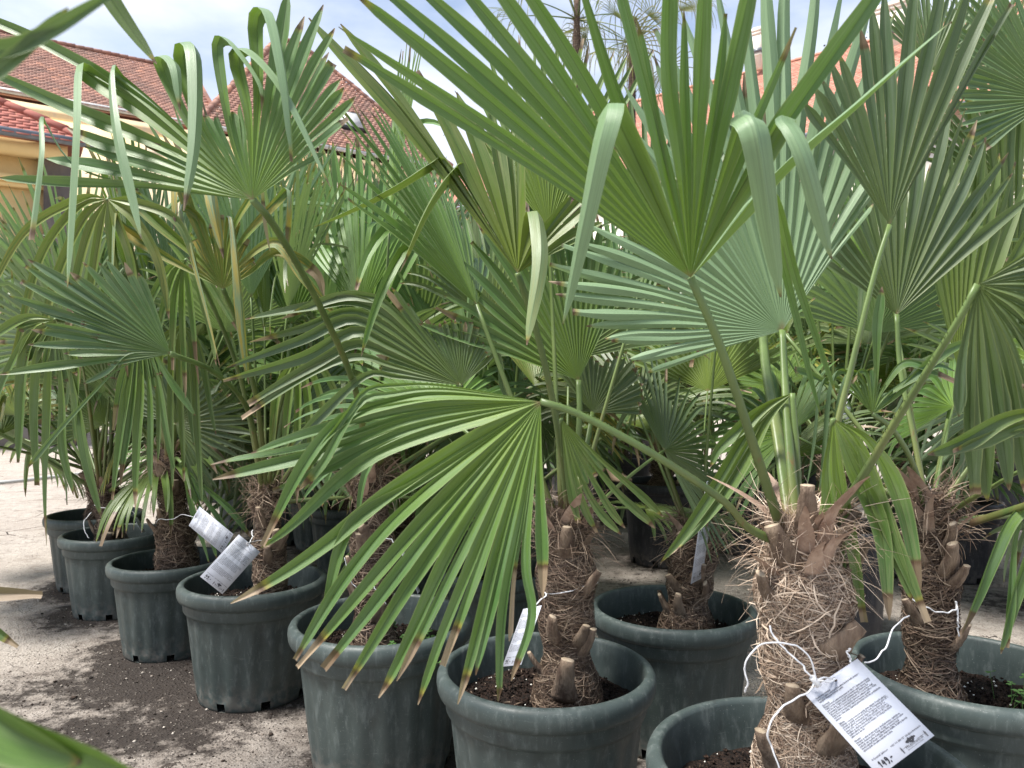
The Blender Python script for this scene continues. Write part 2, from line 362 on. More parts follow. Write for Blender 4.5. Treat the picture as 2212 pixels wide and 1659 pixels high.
# ------------------------------------------------------------------ fan leaves
def fan_mesh(name, segs, hint, w=.034, rows=20, pleat=.55, seed=0, brown=(.015, .06), yellow=0.0, mat='leaf', origin=(0, 0, 0), widths=None, taper0=.5):
    """segs: list of 3-D polylines from the hastula outwards in order round the fan; neighbours stay joined
    until the gap between them grows wider than the segment itself"""
    r = np.random.default_rng(seed+1000)
    n = len(segs)
    R = []; A = []
    for s in segs:
        q, a = resample(catmull(s, 60), rows, 1.15); R.append(q); A.append(a)
    R = np.array(R); A = np.array(A)                       # n, rows, 3 ; n, rows
    k0 = max(2, rows//6)
    D0 = norm(R[:, k0]-R[:, 0])
    hint = np.array(hint, float)
    cr_ = np.cross(D0[:-1], D0[1:]); ang = np.arcsin(np.clip(np.linalg.norm(cr_, axis=1), 0, 1))
    sgn = 1.0
    tot = cr_.sum(0)
    nrm = norm(tot) if np.linalg.norm(tot) > 1e-4 else norm(hint)
    if np.dot(nrm, hint) < 0: nrm = -nrm
    gl = np.concatenate([[ang[0]], ang]); gr = np.concatenate([ang, [ang[-1]]])
    gl = np.clip(gl, .02, .5); gr = np.clip(gr, .02, .5)
    T = norm(np.gradient(R, axis=1))
    loc = np.zeros((n, 3)); loc[1:-1] = np.cross(D0[:-2], D0[2:]); loc[0] = cr_[0]; loc[-1] = cr_[-1]
    loc = norm(loc)*np.sign((loc@nrm))[:, None]
    nn0 = norm(.65*norm(loc)+.35*nrm)
    S0 = norm(np.cross(nn0, D0))
    direction = 1 if np.dot(np.cross(nrm, D0[0]), D0[-1]-D0[0]) > 0 else -1   # is increasing index on the +S side?
    # parallel transport of side vector
    Sd = np.zeros_like(R); s_ = S0.copy()
    for k in range(rows):
        s_ = s_-(s_*T[:, k]).sum(1)[:, None]*T[:, k]; s_ = norm(s_); Sd[:, k] = s_
    Nn = np.cross(T, Sd)
    v = A/A[:, -1:]
    wob = r.normal(0, .011, (n, 1))*np.sin(v*r.uniform(3, 9, (n, 1))+r.uniform(0, 6, (n, 1)))*A[:, -1:]*np.clip(v-.3, 0, 1)
    wob2 = r.normal(0, .016, (n, 1))*np.sin(v*r.uniform(3, 8, (n, 1))+r.uniform(0, 6, (n, 1)))*A[:, -1:]*np.clip(v-.3, 0, 1)
    R = R+Sd*wob[..., None]+Nn*wob2[..., None]
    tws = (r.normal(0, .38, (n, 1))*np.clip((v-.35)/.65, 0, 1)**1.3)[..., None]
    Sd, Nn = Sd*np.cos(tws)+Nn*np.sin(tws), Nn*np.cos(tws)-Sd*np.sin(tws)
    wv = np.full(n, w) if widths is None else np.array(widths)
    wv = wv*(1+.14*(r.random(n)-.5)*2)
    prof = np.interp(v, [0, taper0, .8, .93, 1.0], [1.0, 1.0, .70, .44, .06])
    blunt = (r.random((n, 1)) < .3)*r.uniform(.2, .5, (n, 1)); prof = np.maximum(prof, blunt*(v < 1.01))
    wmax = wv[:, None]*.5*prof
    hp = np.minimum(np.tan((gr if direction > 0 else gl)/2)[:, None]*A*1.004, wmax)       # +S side
    hm = np.minimum(np.tan((gl if direction > 0 else gr)/2)[:, None]*A*1.004, wmax)
    pl = pleat*1.5*(1-.50*v)*(1+.3*(r.random((n, 1))-.5))
    out = []
    for sg, h in ((1, hp), (-1, hm)):
        for u, curve in ((0, 0), (.5, .44), (1, 1)):
            off = sg*u*h
            up = pl*h*curve
            out.append(R+Sd*off[..., None]+Nn*up[..., None])
    V = np.stack(out, 2)                                    # n, rows, 6, 3
    V = V.reshape(-1, 3)-np.array(origin)
    base = (np.arange(n)[:, None]*rows+np.arange(rows-1)[None, :])*6
    qs = []
    for a, b in ((0, 1), (1, 2)):
        qs.append(np.stack([base+a, base+6+a, base+6+b, base+b], -1).reshape(-1, 4))
    for a, b in ((3, 4), (4, 5)):
        qs.append(np.stack([base+a, base+b, base+6+b, base+6+a], -1).reshape(-1, 4))
    Q = np.concatenate(qs)
    # winding: face normal should follow Nn.  (row step T) x (side S): quad a->next row->... gives T x S = Nn
    rn = np.repeat(r.random(n), rows*6)
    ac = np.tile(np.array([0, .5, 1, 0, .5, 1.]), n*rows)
    al = np.repeat(v.reshape(-1), 6)
    bw = np.repeat(r.uniform(brown[0], brown[1], n)*r.lognormal(-.25, .65, n)*(1+2.0*(r.random(n) < .10)), rows*6)
    ye = np.repeat(np.clip(yellow+.35*yellow*(r.random(n)-.5), 0, 1.5), rows*6)
    return mesh_np(name, V, Q, None, dict(along=al, across=ac, rnd=rn, brown=bw, yellow=ye), [M[mat]], True)

def stalk_mesh(name, pts, r0, r1, origin=(0, 0, 0), teeth=False, n=8, rows=22, mat='stalk', seed=0):
    q, a = resample(catmull(pts, 50), rows)
    t = np.linspace(0, 1, rows); rad = r0+(r1-r0)*t**.7
    V, Q, T = tube_np(q, rad, n, .62, up=(0.35, -0.9, .2), cap=True)
    al = np.concatenate([np.repeat(t, n), [0, 1]])
    if teeth:
        r = np.random.default_rng(seed); tg = norm(np.gradient(q, axis=0)); s = norm(np.cross(tg, np.array([.35, -.9, .2])))
        nv = len(V); TV = []; TT = []; TA = []
        for k in range(int(a[-1]/.006)):
            f = r.uniform(.08, .95)*(rows-1); i = int(f); fr = f-i
            p = q[i]*(1-fr)+q[i+1]*fr; sg = r.choice([-1, 1]); rr = rad[i]
            b = p+s[i]*sg*rr*.95
            TV += [b-tg[i]*.0014, b+tg[i]*.0014, b+s[i]*sg*r.uniform(.0015, .0035)+tg[i]*.001]
            TT.append([nv, nv+1, nv+2]); nv += 3; TA += [t[i]]*3
        V = np.vstack([V, TV]); T = list(T)+TT; al = np.concatenate([al, TA])
    return mesh_np(name, V-np.array(origin), Q, np.array(T), dict(along=al), [M[mat]], True)

def hero_leaf(palm, h, segs, stalk=None, d=1.2, ax=0.0, ay=0.0, gap=None, w=.034, rows=26, under=False, seed=0, brown=(.015, .06),
              yellow=0.0, mat='leaf', pleat=.55, r0=.009, r1=.006, teeth=True, label=None, bow=0.0, wmul=None):
    """h = hastula pixel; segs = tip pixels (x, y) or paths [(x, y, dd), ...]; depth grows by ax, ay metres per 500 px away from h"""
    def W(x, y, dd=0.0): return P(x, y, d+ax*(x-h[0])/500+ay*(y-h[1])/500+dd)
    H = W(*h); full = []
    for s in segs:
        if isinstance(s, tuple): s = [s]
        pts = [H]+[W(*q) for q in s]
        if len(pts) == 2:                                    # a straight segment still arches a little
            L = np.linalg.norm(pts[1]-H); m_ = H+(pts[1]-H)*.5
            pts.insert(1, m_+np.array([0, bow*L*.3, L*.02]))
        full.append((s[0], np.array(pts), len(s)))
    # fill wide angular gaps with interpolated segments
    out = []
    for i, (p, pts, k) in enumerate(full):
        out.append(pts)
        if gap and i+1 < len(full):
            a = norm(pts[1]-H); b = norm(full[i+1][1][1]-H); an = math.acos(np.clip(np.dot(a, b), -1, 1)); m_ = int(an/math.radians(gap))
            e0 = pts[-1]-H if k == 1 else (pts[1]-H)*1.25; e1 = full[i+1][1][-1]-H if full[i+1][2] == 1 else (full[i+1][1][1]-H)*1.25
            for j in range(1, m_+1):
                f = j/(m_+1); dr = norm(a*(1-f)+b*f); L = np.linalg.norm(e0)*(1-f)+np.linalg.norm(e1)*f
                L *= 1+.06*(rng.random()-.5)
                out.append(np.array([H, H+dr*L*.5, H+dr*L]))
    hint = (CAMV-H)*(-1 if under else 1)
    root = palm.location
    wd = None if wmul is None else [w*wmul.get(i, 1.0) for i in range(len(out))]
    me = fan_mesh('leaf', out, hint, widths=wd, w=w, rows=rows, pleat=pleat, seed=seed, brown=brown, yellow=yellow, mat=mat, origin=root)
    o = ob('leaf', me, palm, label=label)
    if stalk:
        sp = [P(*q) for q in stalk[:-1]]+[H] if stalk[-1] is None else [P(*q) for q in stalk]
        sp = sp[::1]
        ms = stalk_mesh('leaf_stalk', sp, r0, r1, origin=root, teeth=teeth, seed=seed)
        ob('leaf_stalk', ms, o)
    return o
CAMV = np.array([0, 0, CAM_H])

# procedural leaves, azimuth 0 along +X, gravity along -Z; shared between palms
LIB = {}
def lib_leaf(elev, var, kind='n'):
    key = (elev, var, kind)
    if key in LIB: return LIB[key]
    r = np.random.default_rng(elev*13+var*101+ord(kind[0])+1000)
    e = math.radians(elev)
    L = r.uniform(.50, .78)*(1.0 if elev > 20 else .85)
    d0 = np.array([math.cos(e), 0, math.sin(e)]); bend = r.uniform(.1, .35)
    k = 14; pts = [np.zeros(3)]; dcur = d0.copy()
    for i in range(k):
        dcur = norm(dcur+np.array([0, 0, -bend/k*math.cos(e)])); pts.append(pts[-1]+dcur*L/k)
    pts = np.array(pts); H = pts[-1]
    te = norm(dcur+np.array([0, 0, r.uniform(-.25, .25)])); sd = np.array([0, 1, 0.]); tw = r.uniform(-1.15, 1.15)
    nn = norm(np.cross(te, sd)); sd = norm(sd*math.cos(tw)+nn*math.sin(tw)); nn = norm(np.cross(te, sd))
    if kind == 'y': spread, n, Rr = r.uniform(20, 42), 20, r.uniform(.50, .66)          # young, half closed
    elif elev >= 70: spread, n, Rr = r.uniform(42, 68), 26, r.uniform(.5, .62)
    elif elev >= 40: spread, n, Rr = r.uniform(66, 92), 30, r.uniform(.48, .60)
    else: spread, n, Rr = r.uniform(88, 112), 34, r.uniform(.46, .56)
    cup = r.uniform(-.1, .4); segs = []
    if kind == 'd': n = 18; Rr = .62
    droop = (r.uniform(.15, 1.6) if elev < 70 else r.uniform(.0, .25)) if kind != 'd' else 2.4
    for i in range(n):
        ph = math.radians(-spread+2*spread*(i+.5)/n+r.uniform(-1, 1)*.8)
        dd = norm(math.cos(ph)*te+math.sin(ph)*sd-cup*abs(math.sin(ph))*nn*.6)
        Ls = Rr*(.72+.28*math.cos(ph*.9))*(1+.05*r.standard_normal())
        broken = r.random() < (.20 if kind != 'd' else .8); bk = r.uniform(.45, .8)
        p = [H]; c = dd.copy(); m = 14
        for j in range(m):
            f = (j+.5)/m
            g_ = droop*max(0, f-.4)*.45+(1.1 if broken and abs(f-bk) < .09 else 0)+(.3 if broken and f > bk else 0)
            c = norm(c+np.array([0, 0, -1.])*g_*.5); p.append(p[-1]+c*Ls/m)
        segs.append(np.array(p))
    mat = 'leaf_dry' if kind == 'd' else (['leaf', 'leaf_cool', 'leaf_bright', 'leaf', 'leaf'][var % 5] if elev < 70 else ['leaf_bright', 'leaf', 'leaf_bright', 'leaf'][var % 4])
    yel = r.choice([0, 0, .25, .8]) if elev < 50 else r.choice([0, 0, .1])
    hint = -np.cross(te, sd) if np.cross(te, sd)[2] < 0 else np.cross(te, sd)
    if elev > 70: hint = np.array([-1, 0, 0.3])
    blade = fan_mesh('leaf_blade', segs, hint, w=r.uniform(.021, .029) if kind != 'd' else .011, rows=15, pleat=.6, seed=key[0]+key[1]*7+50, brown=(.02, .08), yellow=yel, mat=mat)
    stalk = stalk_mesh('leaf_stalk', pts[::2], .010, .0055, n=6, rows=10)
    LIB[key] = (blade, stalk); return LIB[key]

def add_lib_leaf(palm, p, az, elev, var, kind='n', sc=1.0):
    b, s = lib_leaf(elev, var, kind)
    o = ob('leaf', b, palm, loc=p); o.rotation_euler = (0, 0, az); o.scale = (sc, sc, sc)
    ob('leaf_stalk', s, o)
    return o

# ------------------------------------------------------------------ pots, soil, trunks
def lathe(profile, n=96, flute=None):
    a = np.arange(n)/n*2*PI; V = []
    for i, (r, z) in enumerate(profile):
        rr = np.full(n, r)
        if flute is not None and flute[i]: rr = r*(1-flute[i]*(.5-.5*np.tanh(3*np.cos(20*a))))
        V.append(np.stack([rr*np.cos(a), rr*np.sin(a), np.full(n, z)], -1))
    return np.array(V)
def pot_mesh(kind='green'):
    if kind == 'green':
        H = .79; lip = .105
        pr = [(.350, 0), (.362, .0), (.366, .015), (.375, .06), (.3765, .075), (.39, .16), (.40, .25), (.41, .34), (.42, .43), (.43, .52), (.438, .592), (.444, .602), (.452, .608), (.458, .62), (.462, .672),
              (.464, .684), (.480, .688), (.490, .694), (.497, .712), (.500, .738), (.498, .762), (.490, .778), (.476, .788), (.462, .79), (.452, .786), (.446, .772), (.440, .70), (.42, .55), (.40, .40), (.375, .15)]
        fl = [0, 0, 0, 0, .018, .022, .022, .022, .022, .022, .012, 0, 0, 0, 0]+[0]*15
        holes = True
    else:
        H = .95
        pr = [(.345, 0), (.375, 0), (.385, .02), (.39, .08), (.395, .12), (.405, .25), (.415, .40), (.425, .55), (.433, .66), (.437, .70), (.45, .705), (.458, .715), (.465, .80), (.467, .835), (.482, .84), (.492, .85),
              (.5, .88), (.5, .925), (.495, .945), (.482, .95), (.47, .946), (.463, .93), (.45, .80), (.43, .6), (.4, .3)]
        fl = [0, 0, 0, 0, 0, .008, .012, .012, .012, 0]+[0]*15
        holes = True
    n = 120; V = lathe(pr, n, fl); k = len(pr)
    Q = grid_quads(k, n, True)
    if holes:
        keep = []
        for q in Q:
            row = q[0]//n; col = q[0] % n
            if row in (1, 2) and (col % 15) < 3: continue
            keep.append(q)
        Q = np.array(keep)
    # closed dark inner bottom
    nv = k*n; V = V.reshape(-1, 3); V = np.vstack([V, [[0, 0, .004]]])
    T = [[nv, j, (j+1) % n][::-1] for j in range(n)]
    return mesh_np('pot', V, Q, np.array(T), None, [M['pot' if kind == 'green' else 'pot_black']], True)
POT = {'green': pot_mesh('green'), 'black': pot_mesh('black')}

def soil_mesh():
    n = 64; m = 22; V = []; 
    for i in range(m):
        r = .44*(i+.0)/(m-1)
        for j in range(n):
            a = j/n*2*PI; x, y = r*math.cos(a), r*math.sin(a)
            h = .012*mnoise.noise(Vector((x*9, y*9, 0)))+.012*mnoise.noise(Vector((x*30, y*30, 3)))+.008*mnoise.noise(Vector((x*80, y*80, 5)))
            V.append((x, y, h-.01*(r/.44)**4))
    return mesh_np('soil', V, grid_quads(m, n, True), None, None, [M['soil']], True)
SOIL = soil_mesh()
def bits_mesh(name, n, size, seed, mat, rmax=.40, stick=False):
    r = np.random.default_rng(seed); mb = MB()
    ico = np.array([[1, 0, 0], [-1, 0, 0], [0, 1, 0], [0, -1, 0], [0, 0, 1], [0, 0, -1.]]); f = [[0, 2, 4], [2, 1, 4], [1, 3, 4], [3, 0, 4], [2, 0, 5], [1, 2, 5], [3, 1, 5], [0, 3, 5]]
    for i in range(n):
        q = rmax*math.sqrt(r.random()); a = r.random()*2*PI
        s = size*(.5+r.random()*1.2)
        V = ico*s*r.uniform(.5, 1.0, 3)
        if stick: V = V*np.array([5, .6, .6]); 
        an = r.random()*PI*2; c_, s_ = math.cos(an), math.sin(an)
        V = V@np.array([[c_, s_, 0], [-s_, c_, 0], [0, 0, 1]])
        mb.add(V+np.array([q*math.cos(a), q*math.sin(a), .004+s*.3]), None, f)
    return mb.mesh(name, [M[mat]])
PERL = [bits_mesh('perlite', 70, .0055, s, 'perlite') for s in (1, 2)]
CHIP = [bits_mesh('bark_chips', 60 if s == 1 else 140, .006, s+9, 'stub' if s == 1 else 'bark', stick=(s == 1)) for s in (1, 2)]
LUMP = bits_mesh('soil_lumps', 700, .009, 77, 'soil')

def fibres(n, r_of, z0, z1, seed, length=(.04, .12), width=.0011, lift=.006, cx=None, wild=.0, vertical=.35):
    """vectorised strands wrapped round a trunk; cx(z) gives the axis"""
    r = np.random.default_rng(seed); m = 7
    th = r.random(n)*2*PI; z = z0+(z1-z0)*r.random(n)
    L = r.uniform(length[0], length[1], n); dr = r.normal(0, vertical, n)+np.where(r.random(n) < .3, 1.1, 0)*r.choice([-1, 1], n)
    sg = r.choice([-1, 1], n); P_ = []; lf = r.random(n)*lift; cur = r.normal(0, 3.0, n)
    for j in range(m):
        f = j/(m-1); rad = r_of(z)+.002+lf+wild*f*f*r.random(n)+.004*np.sin(f*PI*r.uniform(.5, 2, n))
        ax_ = cx(z)
        P_.append(np.stack([ax_[0]+rad*np.cos(th), ax_[1]+rad*np.sin(th), z], -1))
        an = dr+cur*f*.4
        th = th+sg*np.cos(an)*L/m/np.maximum(r_of(z), .03); z = np.clip(z+np.sin(an)*L/m, z0-.01, z1+.06)
    Pn = np.stack(P_, 1); T = norm(np.gradient(Pn, axis=1))
    ax0 = cx(Pn[:, :, 2]); radv = Pn.copy(); radv[:, :, 0] -= ax0[0]; radv[:, :, 1] -= ax0[1]; radv[:, :, 2] = 0
    side = norm(np.cross(T, norm(radv))+.5*r.normal(0, 1, (n, 1, 3)))
    ww = width*(.6+.9*r.random(n))[:, None, None]*np.array([.8, 1, 1, 1, 1, .8, .3])[None, :, None]
    V = np.stack([Pn-side*ww, Pn+side*ww], 2).reshape(-1, 3)
    b = (np.arange(n)[:, None]*m+np.arange(m-1)[None, :])*2
    Q = np.stack([b, b+1, b+3, b+2], -1).reshape(-1, 4)
    return V, Q, np.repeat(r.random(n), m*2)

def frizz(n, c, r0, seed, length=(.06, .16), width=.0011, up=.6):
    r = np.random.default_rng(seed); m = 8
    a = r.random(n)*2*PI; rr = r0*(.6+.5*r.random(n)); z = c[2]+r.uniform(-.09, .05, n)
    p = np.stack([c[0]+rr*np.cos(a), c[1]+rr*np.sin(a), z], -1)
    d = norm(np.stack([np.cos(a), np.sin(a), r.normal(up, .6, n)], -1)); L = r.uniform(length[0], length[1], n)
    curl = r.normal(0, 1, (n, 3))*.9; P_ = [p]
    for j in range(m-1):
        d = norm(d+curl*.22+np.array([0, 0, -.16])); P_.append(P_[-1]+d*(L/m)[:, None])
    Pn = np.stack(P_, 1); T = norm(np.gradient(Pn, axis=1)); side = norm(np.cross(T, r.normal(0, 1, (n, 1, 3))))
    ww = width*(.6+.9*r.random(n))[:, None, None]*np.linspace(1, .25, m)[None, :, None]
    V = np.stack([Pn-side*ww, Pn+side*ww], 2).reshape(-1, 3)
    b = (np.arange(n)[:, None]*m+np.arange(m-1)[None, :])*2
    return V, np.stack([b, b+1, b+3, b+2], -1).reshape(-1, 4), np.repeat(r.random(n), m*2)

def make_trunk(palm, base, top, rb, rt, seed, nf=900, stubs=6, frz=150, pale=False, fw=.0011, stublist=None):
    """base/top relative to palm root"""
    base = np.array(base, float); top = np.array(top, float); r = np.random.default_rng(seed)
    def cx(z):
        f = (z-base[2])/(top[2]-base[2]); return (base[0]+(top[0]-base[0])*f, base[1]+(top[1]-base[1])*f)
    def rad(z):
        f = np.clip((z-base[2])/(top[2]-base[2]), -.2, 1.2)
        return rb*np.exp(-np.clip(f, 0, 1)*6)*.45+rt*(1+.16*np.sin(f*9+seed)+.10*np.sin(f*23+seed*2))
    n, k = 40, 34; V = []
    for i in range(k):
        f = -.12+1.18*i/(k-1); z = base[2]+(top[2]-base[2])*f; c = cx(z); R_ = rad(z)*(1 if f < .97 else .8)
        for j in range(n):
            a = j/n*2*PI; q = R_*(1+.14*mnoise.noise(Vector((math.cos(a)*2.2, math.sin(a)*2.2, z*16+seed)))+.08*mnoise.noise(Vector((math.cos(a)*7, math.sin(a)*7, z*45+seed))))
            V.append((c[0]+q*math.cos(a), c[1]+q*math.sin(a), z))
    V.append((*cx(top[2]), top[2]+.01)); nv = len(V)-1
    T = [[nv, (k-1)*n+j, (k-1)*n+(j+1) % n] for j in range(n)]
    tr = ob('trunk', mesh_np('trunk', V, grid_quads(k, n, True), np.array(T), None, [M['bark']], True), palm)
    Vf, Qf, Rf = fibres(nf, rad, base[2]-.02, top[2], seed, cx=cx, width=fw, lift=.010)
    F = M['fibre_pale' if pale else 'fibre']
    if pale:
        V2, Q2, R2 = fibres(230, rad, base[2]+(top[2]-base[2])*.45, top[2], seed+50, cx=cx, width=.0011, lift=.016, length=(.04, .12), wild=.035, vertical=1.0)
        Qf = np.vstack([Qf, Q2+len(Vf)]); Vf = np.vstack([Vf, V2]); Rf = np.concatenate([Rf, .6+.4*R2])
    if frz:
        Vz, Qz, Rz = frizz(frz, top, rt, seed+5, width=fw*1.25, length=(.05, .15)); Rz = .45+.55*Rz
        Qf = np.vstack([Qf, Qz+len(Vf)]); Vf = np.vstack([Vf, Vz]); Rf = np.concatenate([Rf, Rz])
    ob('trunk_fibre', mesh_np('trunk_fibre', Vf, Qf, None, dict(rnd=Rf), [F], False), tr, kind='stuff')
    if stublist is None:
        stublist = [(r.uniform(-PI, PI) if i > stubs//2 else r.uniform(-2.6, -.6), r.uniform(.12, .85), r.uniform(.04, .075), r.uniform(.010, .015)) for i in range(stubs)]
    for (a, f, L, w) in stublist:
        z = base[2]+(top[2]-base[2])*f; c = cx(z); q = float(rad(np.array([z]))[0])
        o_ = np.array([math.cos(a), math.sin(a), 0])
        p0 = np.array([c[0], c[1], z])+o_*q*.98; p1 = p0+o_*(.016+L*.12)+np.array([0, 0, L*.55]); p2 = p1+o_*.014+np.array([0, 0, L*.5])
        mb = MB(); tw_ = np.array([-o_[1], o_[0], 0])*r.normal(0, .016); cc_ = catmull([p0, p1+tw_*.4, p2+tw_], 9); mb.tube(cc_, np.linspace(w*2.0, w*r.uniform(.8, 1.05), len(cc_))*(1+.07*r.standard_normal(len(cc_))), 9, .5, up=o_, m=0, mcap=1)
        ob('leaf_stub', mb.mesh('leaf_stub', [M['stub'], M['stub_cut']], True), tr)
    return tr, cx, rad

def husks(tr, c, rt, n, seed, L=(.07, .16)):
    r = np.random.default_rng(seed)
    for i in range(n):
        a = r.uniform(-PI, PI) if i > n*.6 else r.uniform(-2.8, -.3); o_ = np.array([math.cos(a), math.sin(a), 0]); s_ = np.array([-o_[1], o_[0], 0]); l = r.uniform(*L)
        p = np.array(c)+o_*rt*.85+np.array([0, 0, r.uniform(-.10, .02)]); pts = [p]; d = norm(o_*.35+np.array([0, 0, 1.0])+s_*r.normal(0, .3))
        for j in range(7): d = norm(d+o_*r.uniform(0, .22)+s_*r.normal(0, .08)); pts.append(pts[-1]+d*l/7)
        pts = np.array(pts); w = r.uniform(.010, .018)*np.array([1.1, 1.1, 1, .9, .75, .55, .35, .1])
        V = np.stack([pts-s_*w[:, None]+o_*.3*w[:, None]*0, pts+o_*w[:, None]*.35, pts+s_*w[:, None]], 1).reshape(-1, 3)
        ob('leaf_sheath', mesh_np('leaf_sheath', V, grid_quads(8, 3), None, None, [M['husk']], True), tr)

PALMS = {}
def palm(key, cx, w, yc, label, kind='green', trunk=None, tr_r=.062, seed=1, nf=700, stubs=5, frz=120, Dfix=None, pale=False, rot=None, fw=.0011, husk=3, group=None, soil_drop=.10, stublist=None, trunk_top=None):
    ratio = .79 if kind == 'green' else .95
    yb = yc+ratio*w; d = CAM_H*FPX/(yb-CY); D = w*d/FPX
    x = (cx-CX)/FPX*d
    root = bpy.data.objects.new('potted_palm', None); COL.objects.link(root); root.location = (x, d, 0)
    root['label'] = label; root['category'] = 'palm'; root['group'] = group or 'potted fan palms standing in the yard'
    p = ob('pot', POT[kind], root, loc=(0, 0, .003)); p.scale = (D, D, D); p.rotation_euler = (0, 0, rot if rot is not None else seed*.7)
    zs = ratio*D-soil_drop*D*1.6
    s = ob('soil', SOIL, root, loc=(0, 0, zs)); s.scale = (D, D, D); s.rotation_euler = (0, 0, seed)
    if d < 4:
        ob('perlite', PERL[seed % 2], s, kind='stuff', loc=(0, 0, .003)); ob('soil_lumps', LUMP, s, kind='stuff'); ob('bark_chips', CHIP[seed % 2], s, kind='stuff')
    POTPOS.append((x, d, D))
    info = dict(root=root, d=d, D=D, x=x, zs=zs)
    if trunk:   # ((bx,by),(tx,ty)) pixels of trunk foot and top, at the pot's depth
        (bx, by), (tx, ty) = trunk
        b = P(bx, by, d); t = P(tx, ty, d); b[2] = zs-.02
        base = (b[0]-x, 0, b[2]); top = (t[0]-x, 0, t[2])
    else:
        base = (0, 0, zs-.02); top = (random.uniform(-.03, .03), random.uniform(-.03, .03), zs+(trunk_top or random.uniform(.25, .5)))
    tr, cxf, rad = make_trunk(root, base, top, tr_r*1.5, tr_r, seed, nf, stubs, frz, pale, fw, stublist)
    if husk: husks(tr, top, tr_r, husk, seed+3)
    info.update(top=np.array(top), tr=tr); PALMS[key] = info
    return info

def crown(info, n, seed, sc=1.0, az_avoid=None, emin=5, emax=85, dry=0, young=2):
    """ring of leaves from the shared library; az_avoid = list of (centre, halfwidth) azimuths left free"""
    r = np.random.default_rng(seed); ga = r.random()*6.28; i = 0
    for i in range(n):
        az = (ga+i*2.39996) % (2*PI); f = i/max(1, n-1)
        el = emax-(emax-emin)*f**.9
        if az_avoid and any(abs((az-c+PI) % (2*PI)-PI) < hw and el > lo and el < hi for c, hw, lo, hi in az_avoid): continue
        elc = int(min((85, 70, 55, 40, 25, 5, -15), key=lambda q: abs(q-el)))
        kind = 'y' if (i < young and elc > 60) else ('d' if dry and r.random() < dry else 'n')
        add_lib_leaf(info['root'], info['top']+np.array([math.cos(az)*.02, math.sin(az)*.02, -.05*f]), az, elc, int(r.integers(0, 4)), kind, sc*r.uniform(.88, 1.1))
exec_after = []

# ------------------------------------------------------------------ buildings
def plaster(name, a, b_, stain, amt=.5):
    m, nt_, b, out = new_mat(name); g = N(nt_); o = g.obj()
    n1 = g.noise(.6, 6, o); n2 = g.noise(9, 6, o, .7)
    c = g.mix(g.step(n1, .3, .7), a, b_); c = g.mix(g.math('MULTIPLY', g.step(g.noise(1.6, 7, g.scalev(o, (1, 1, .5)), .65), .5, .62), amt), c, stain)
    g.put(b.inputs['Base Color'], c); b.inputs['Roughness'].default_value = .9; g.put(b.inputs['Normal'], g.bump(n2, .25, .02)); return m
M['yellow_wall'] = plaster('yellow_plaster', (.80, .58, .26), (.84, .63, .31), (.68, .48, .22), .35)
M['old_wall'] = plaster('old_plaster', (.80, .64, .38), (.76, .66, .48), (.64, .57, .47), .6)
M['stone'] = plaster('grey_stone', (.12, .10, .085), (.20, .17, .14), (.06, .05, .045), .6)
M['cream'] = plaster('cream_render', (.72, .66, .56), (.78, .73, .64), (.62, .56, .47), .25)
def tile_mat(name, a, b_, c3, moss, rnd):
    m, nt_, b, out = new_mat(name); g = N(nt_); r = g.attr('rnd'); o = g.obj()
    r = g.math('FRACT', g.math('ADD', r, g.rand()))
    c = g.mix(g.step(r, .0, .6), a, b_); c = g.mix(g.step(r, .82, 1.0), c, c3)
    c = g.mix(g.math('MULTIPLY', g.step(g.noise(.8, 6, g.node('ShaderNodeNewGeometry').outputs['Position'], .7), .45, .68), rnd), c, moss)
    g.put(b.inputs['Base Color'], c); b.inputs['Roughness'].default_value = .85; g.put(b.inputs['Normal'], g.bump(g.noise(40, 4, o), .3, .01)); return m
M['tile_old'] = tile_mat('old_clay_tile', (.28, .145, .110), (.37, .20, .15), (.50, .25, .165), (.17, .12, .10), .7)
M['tile_new'] = tile_mat('new_clay_tile', (.31, .095, .07), (.36, .12, .09), (.38, .14, .10), (.27, .11, .085), .2)
M['tile_orange'] = tile_mat('orange_clay_tile', (.46, .20, .14), (.52, .25, .18), (.55, .29, .21), (.42, .20, .15), .2)
M['zinc'] = simple('zinc', (.10, .115, .135), (.15, .165, .185), 6, .4, spec=.6)
M['zinc_pale'] = simple('zinc_pale', (.38, .40, .40), (.5, .5, .49), 6, .5)
M['glass'] = simple('window_glass', (.05, .07, .09), (.08, .1, .12), 3, .08, spec=1.0)
M['frame_dark'] = simple('dark_frame', (.02, .02, .022), (.03, .03, .03), 10, .4)
M['frame_white'] = simple('white_frame', (.7, .7, .68), (.78, .78, .76), 10, .5)

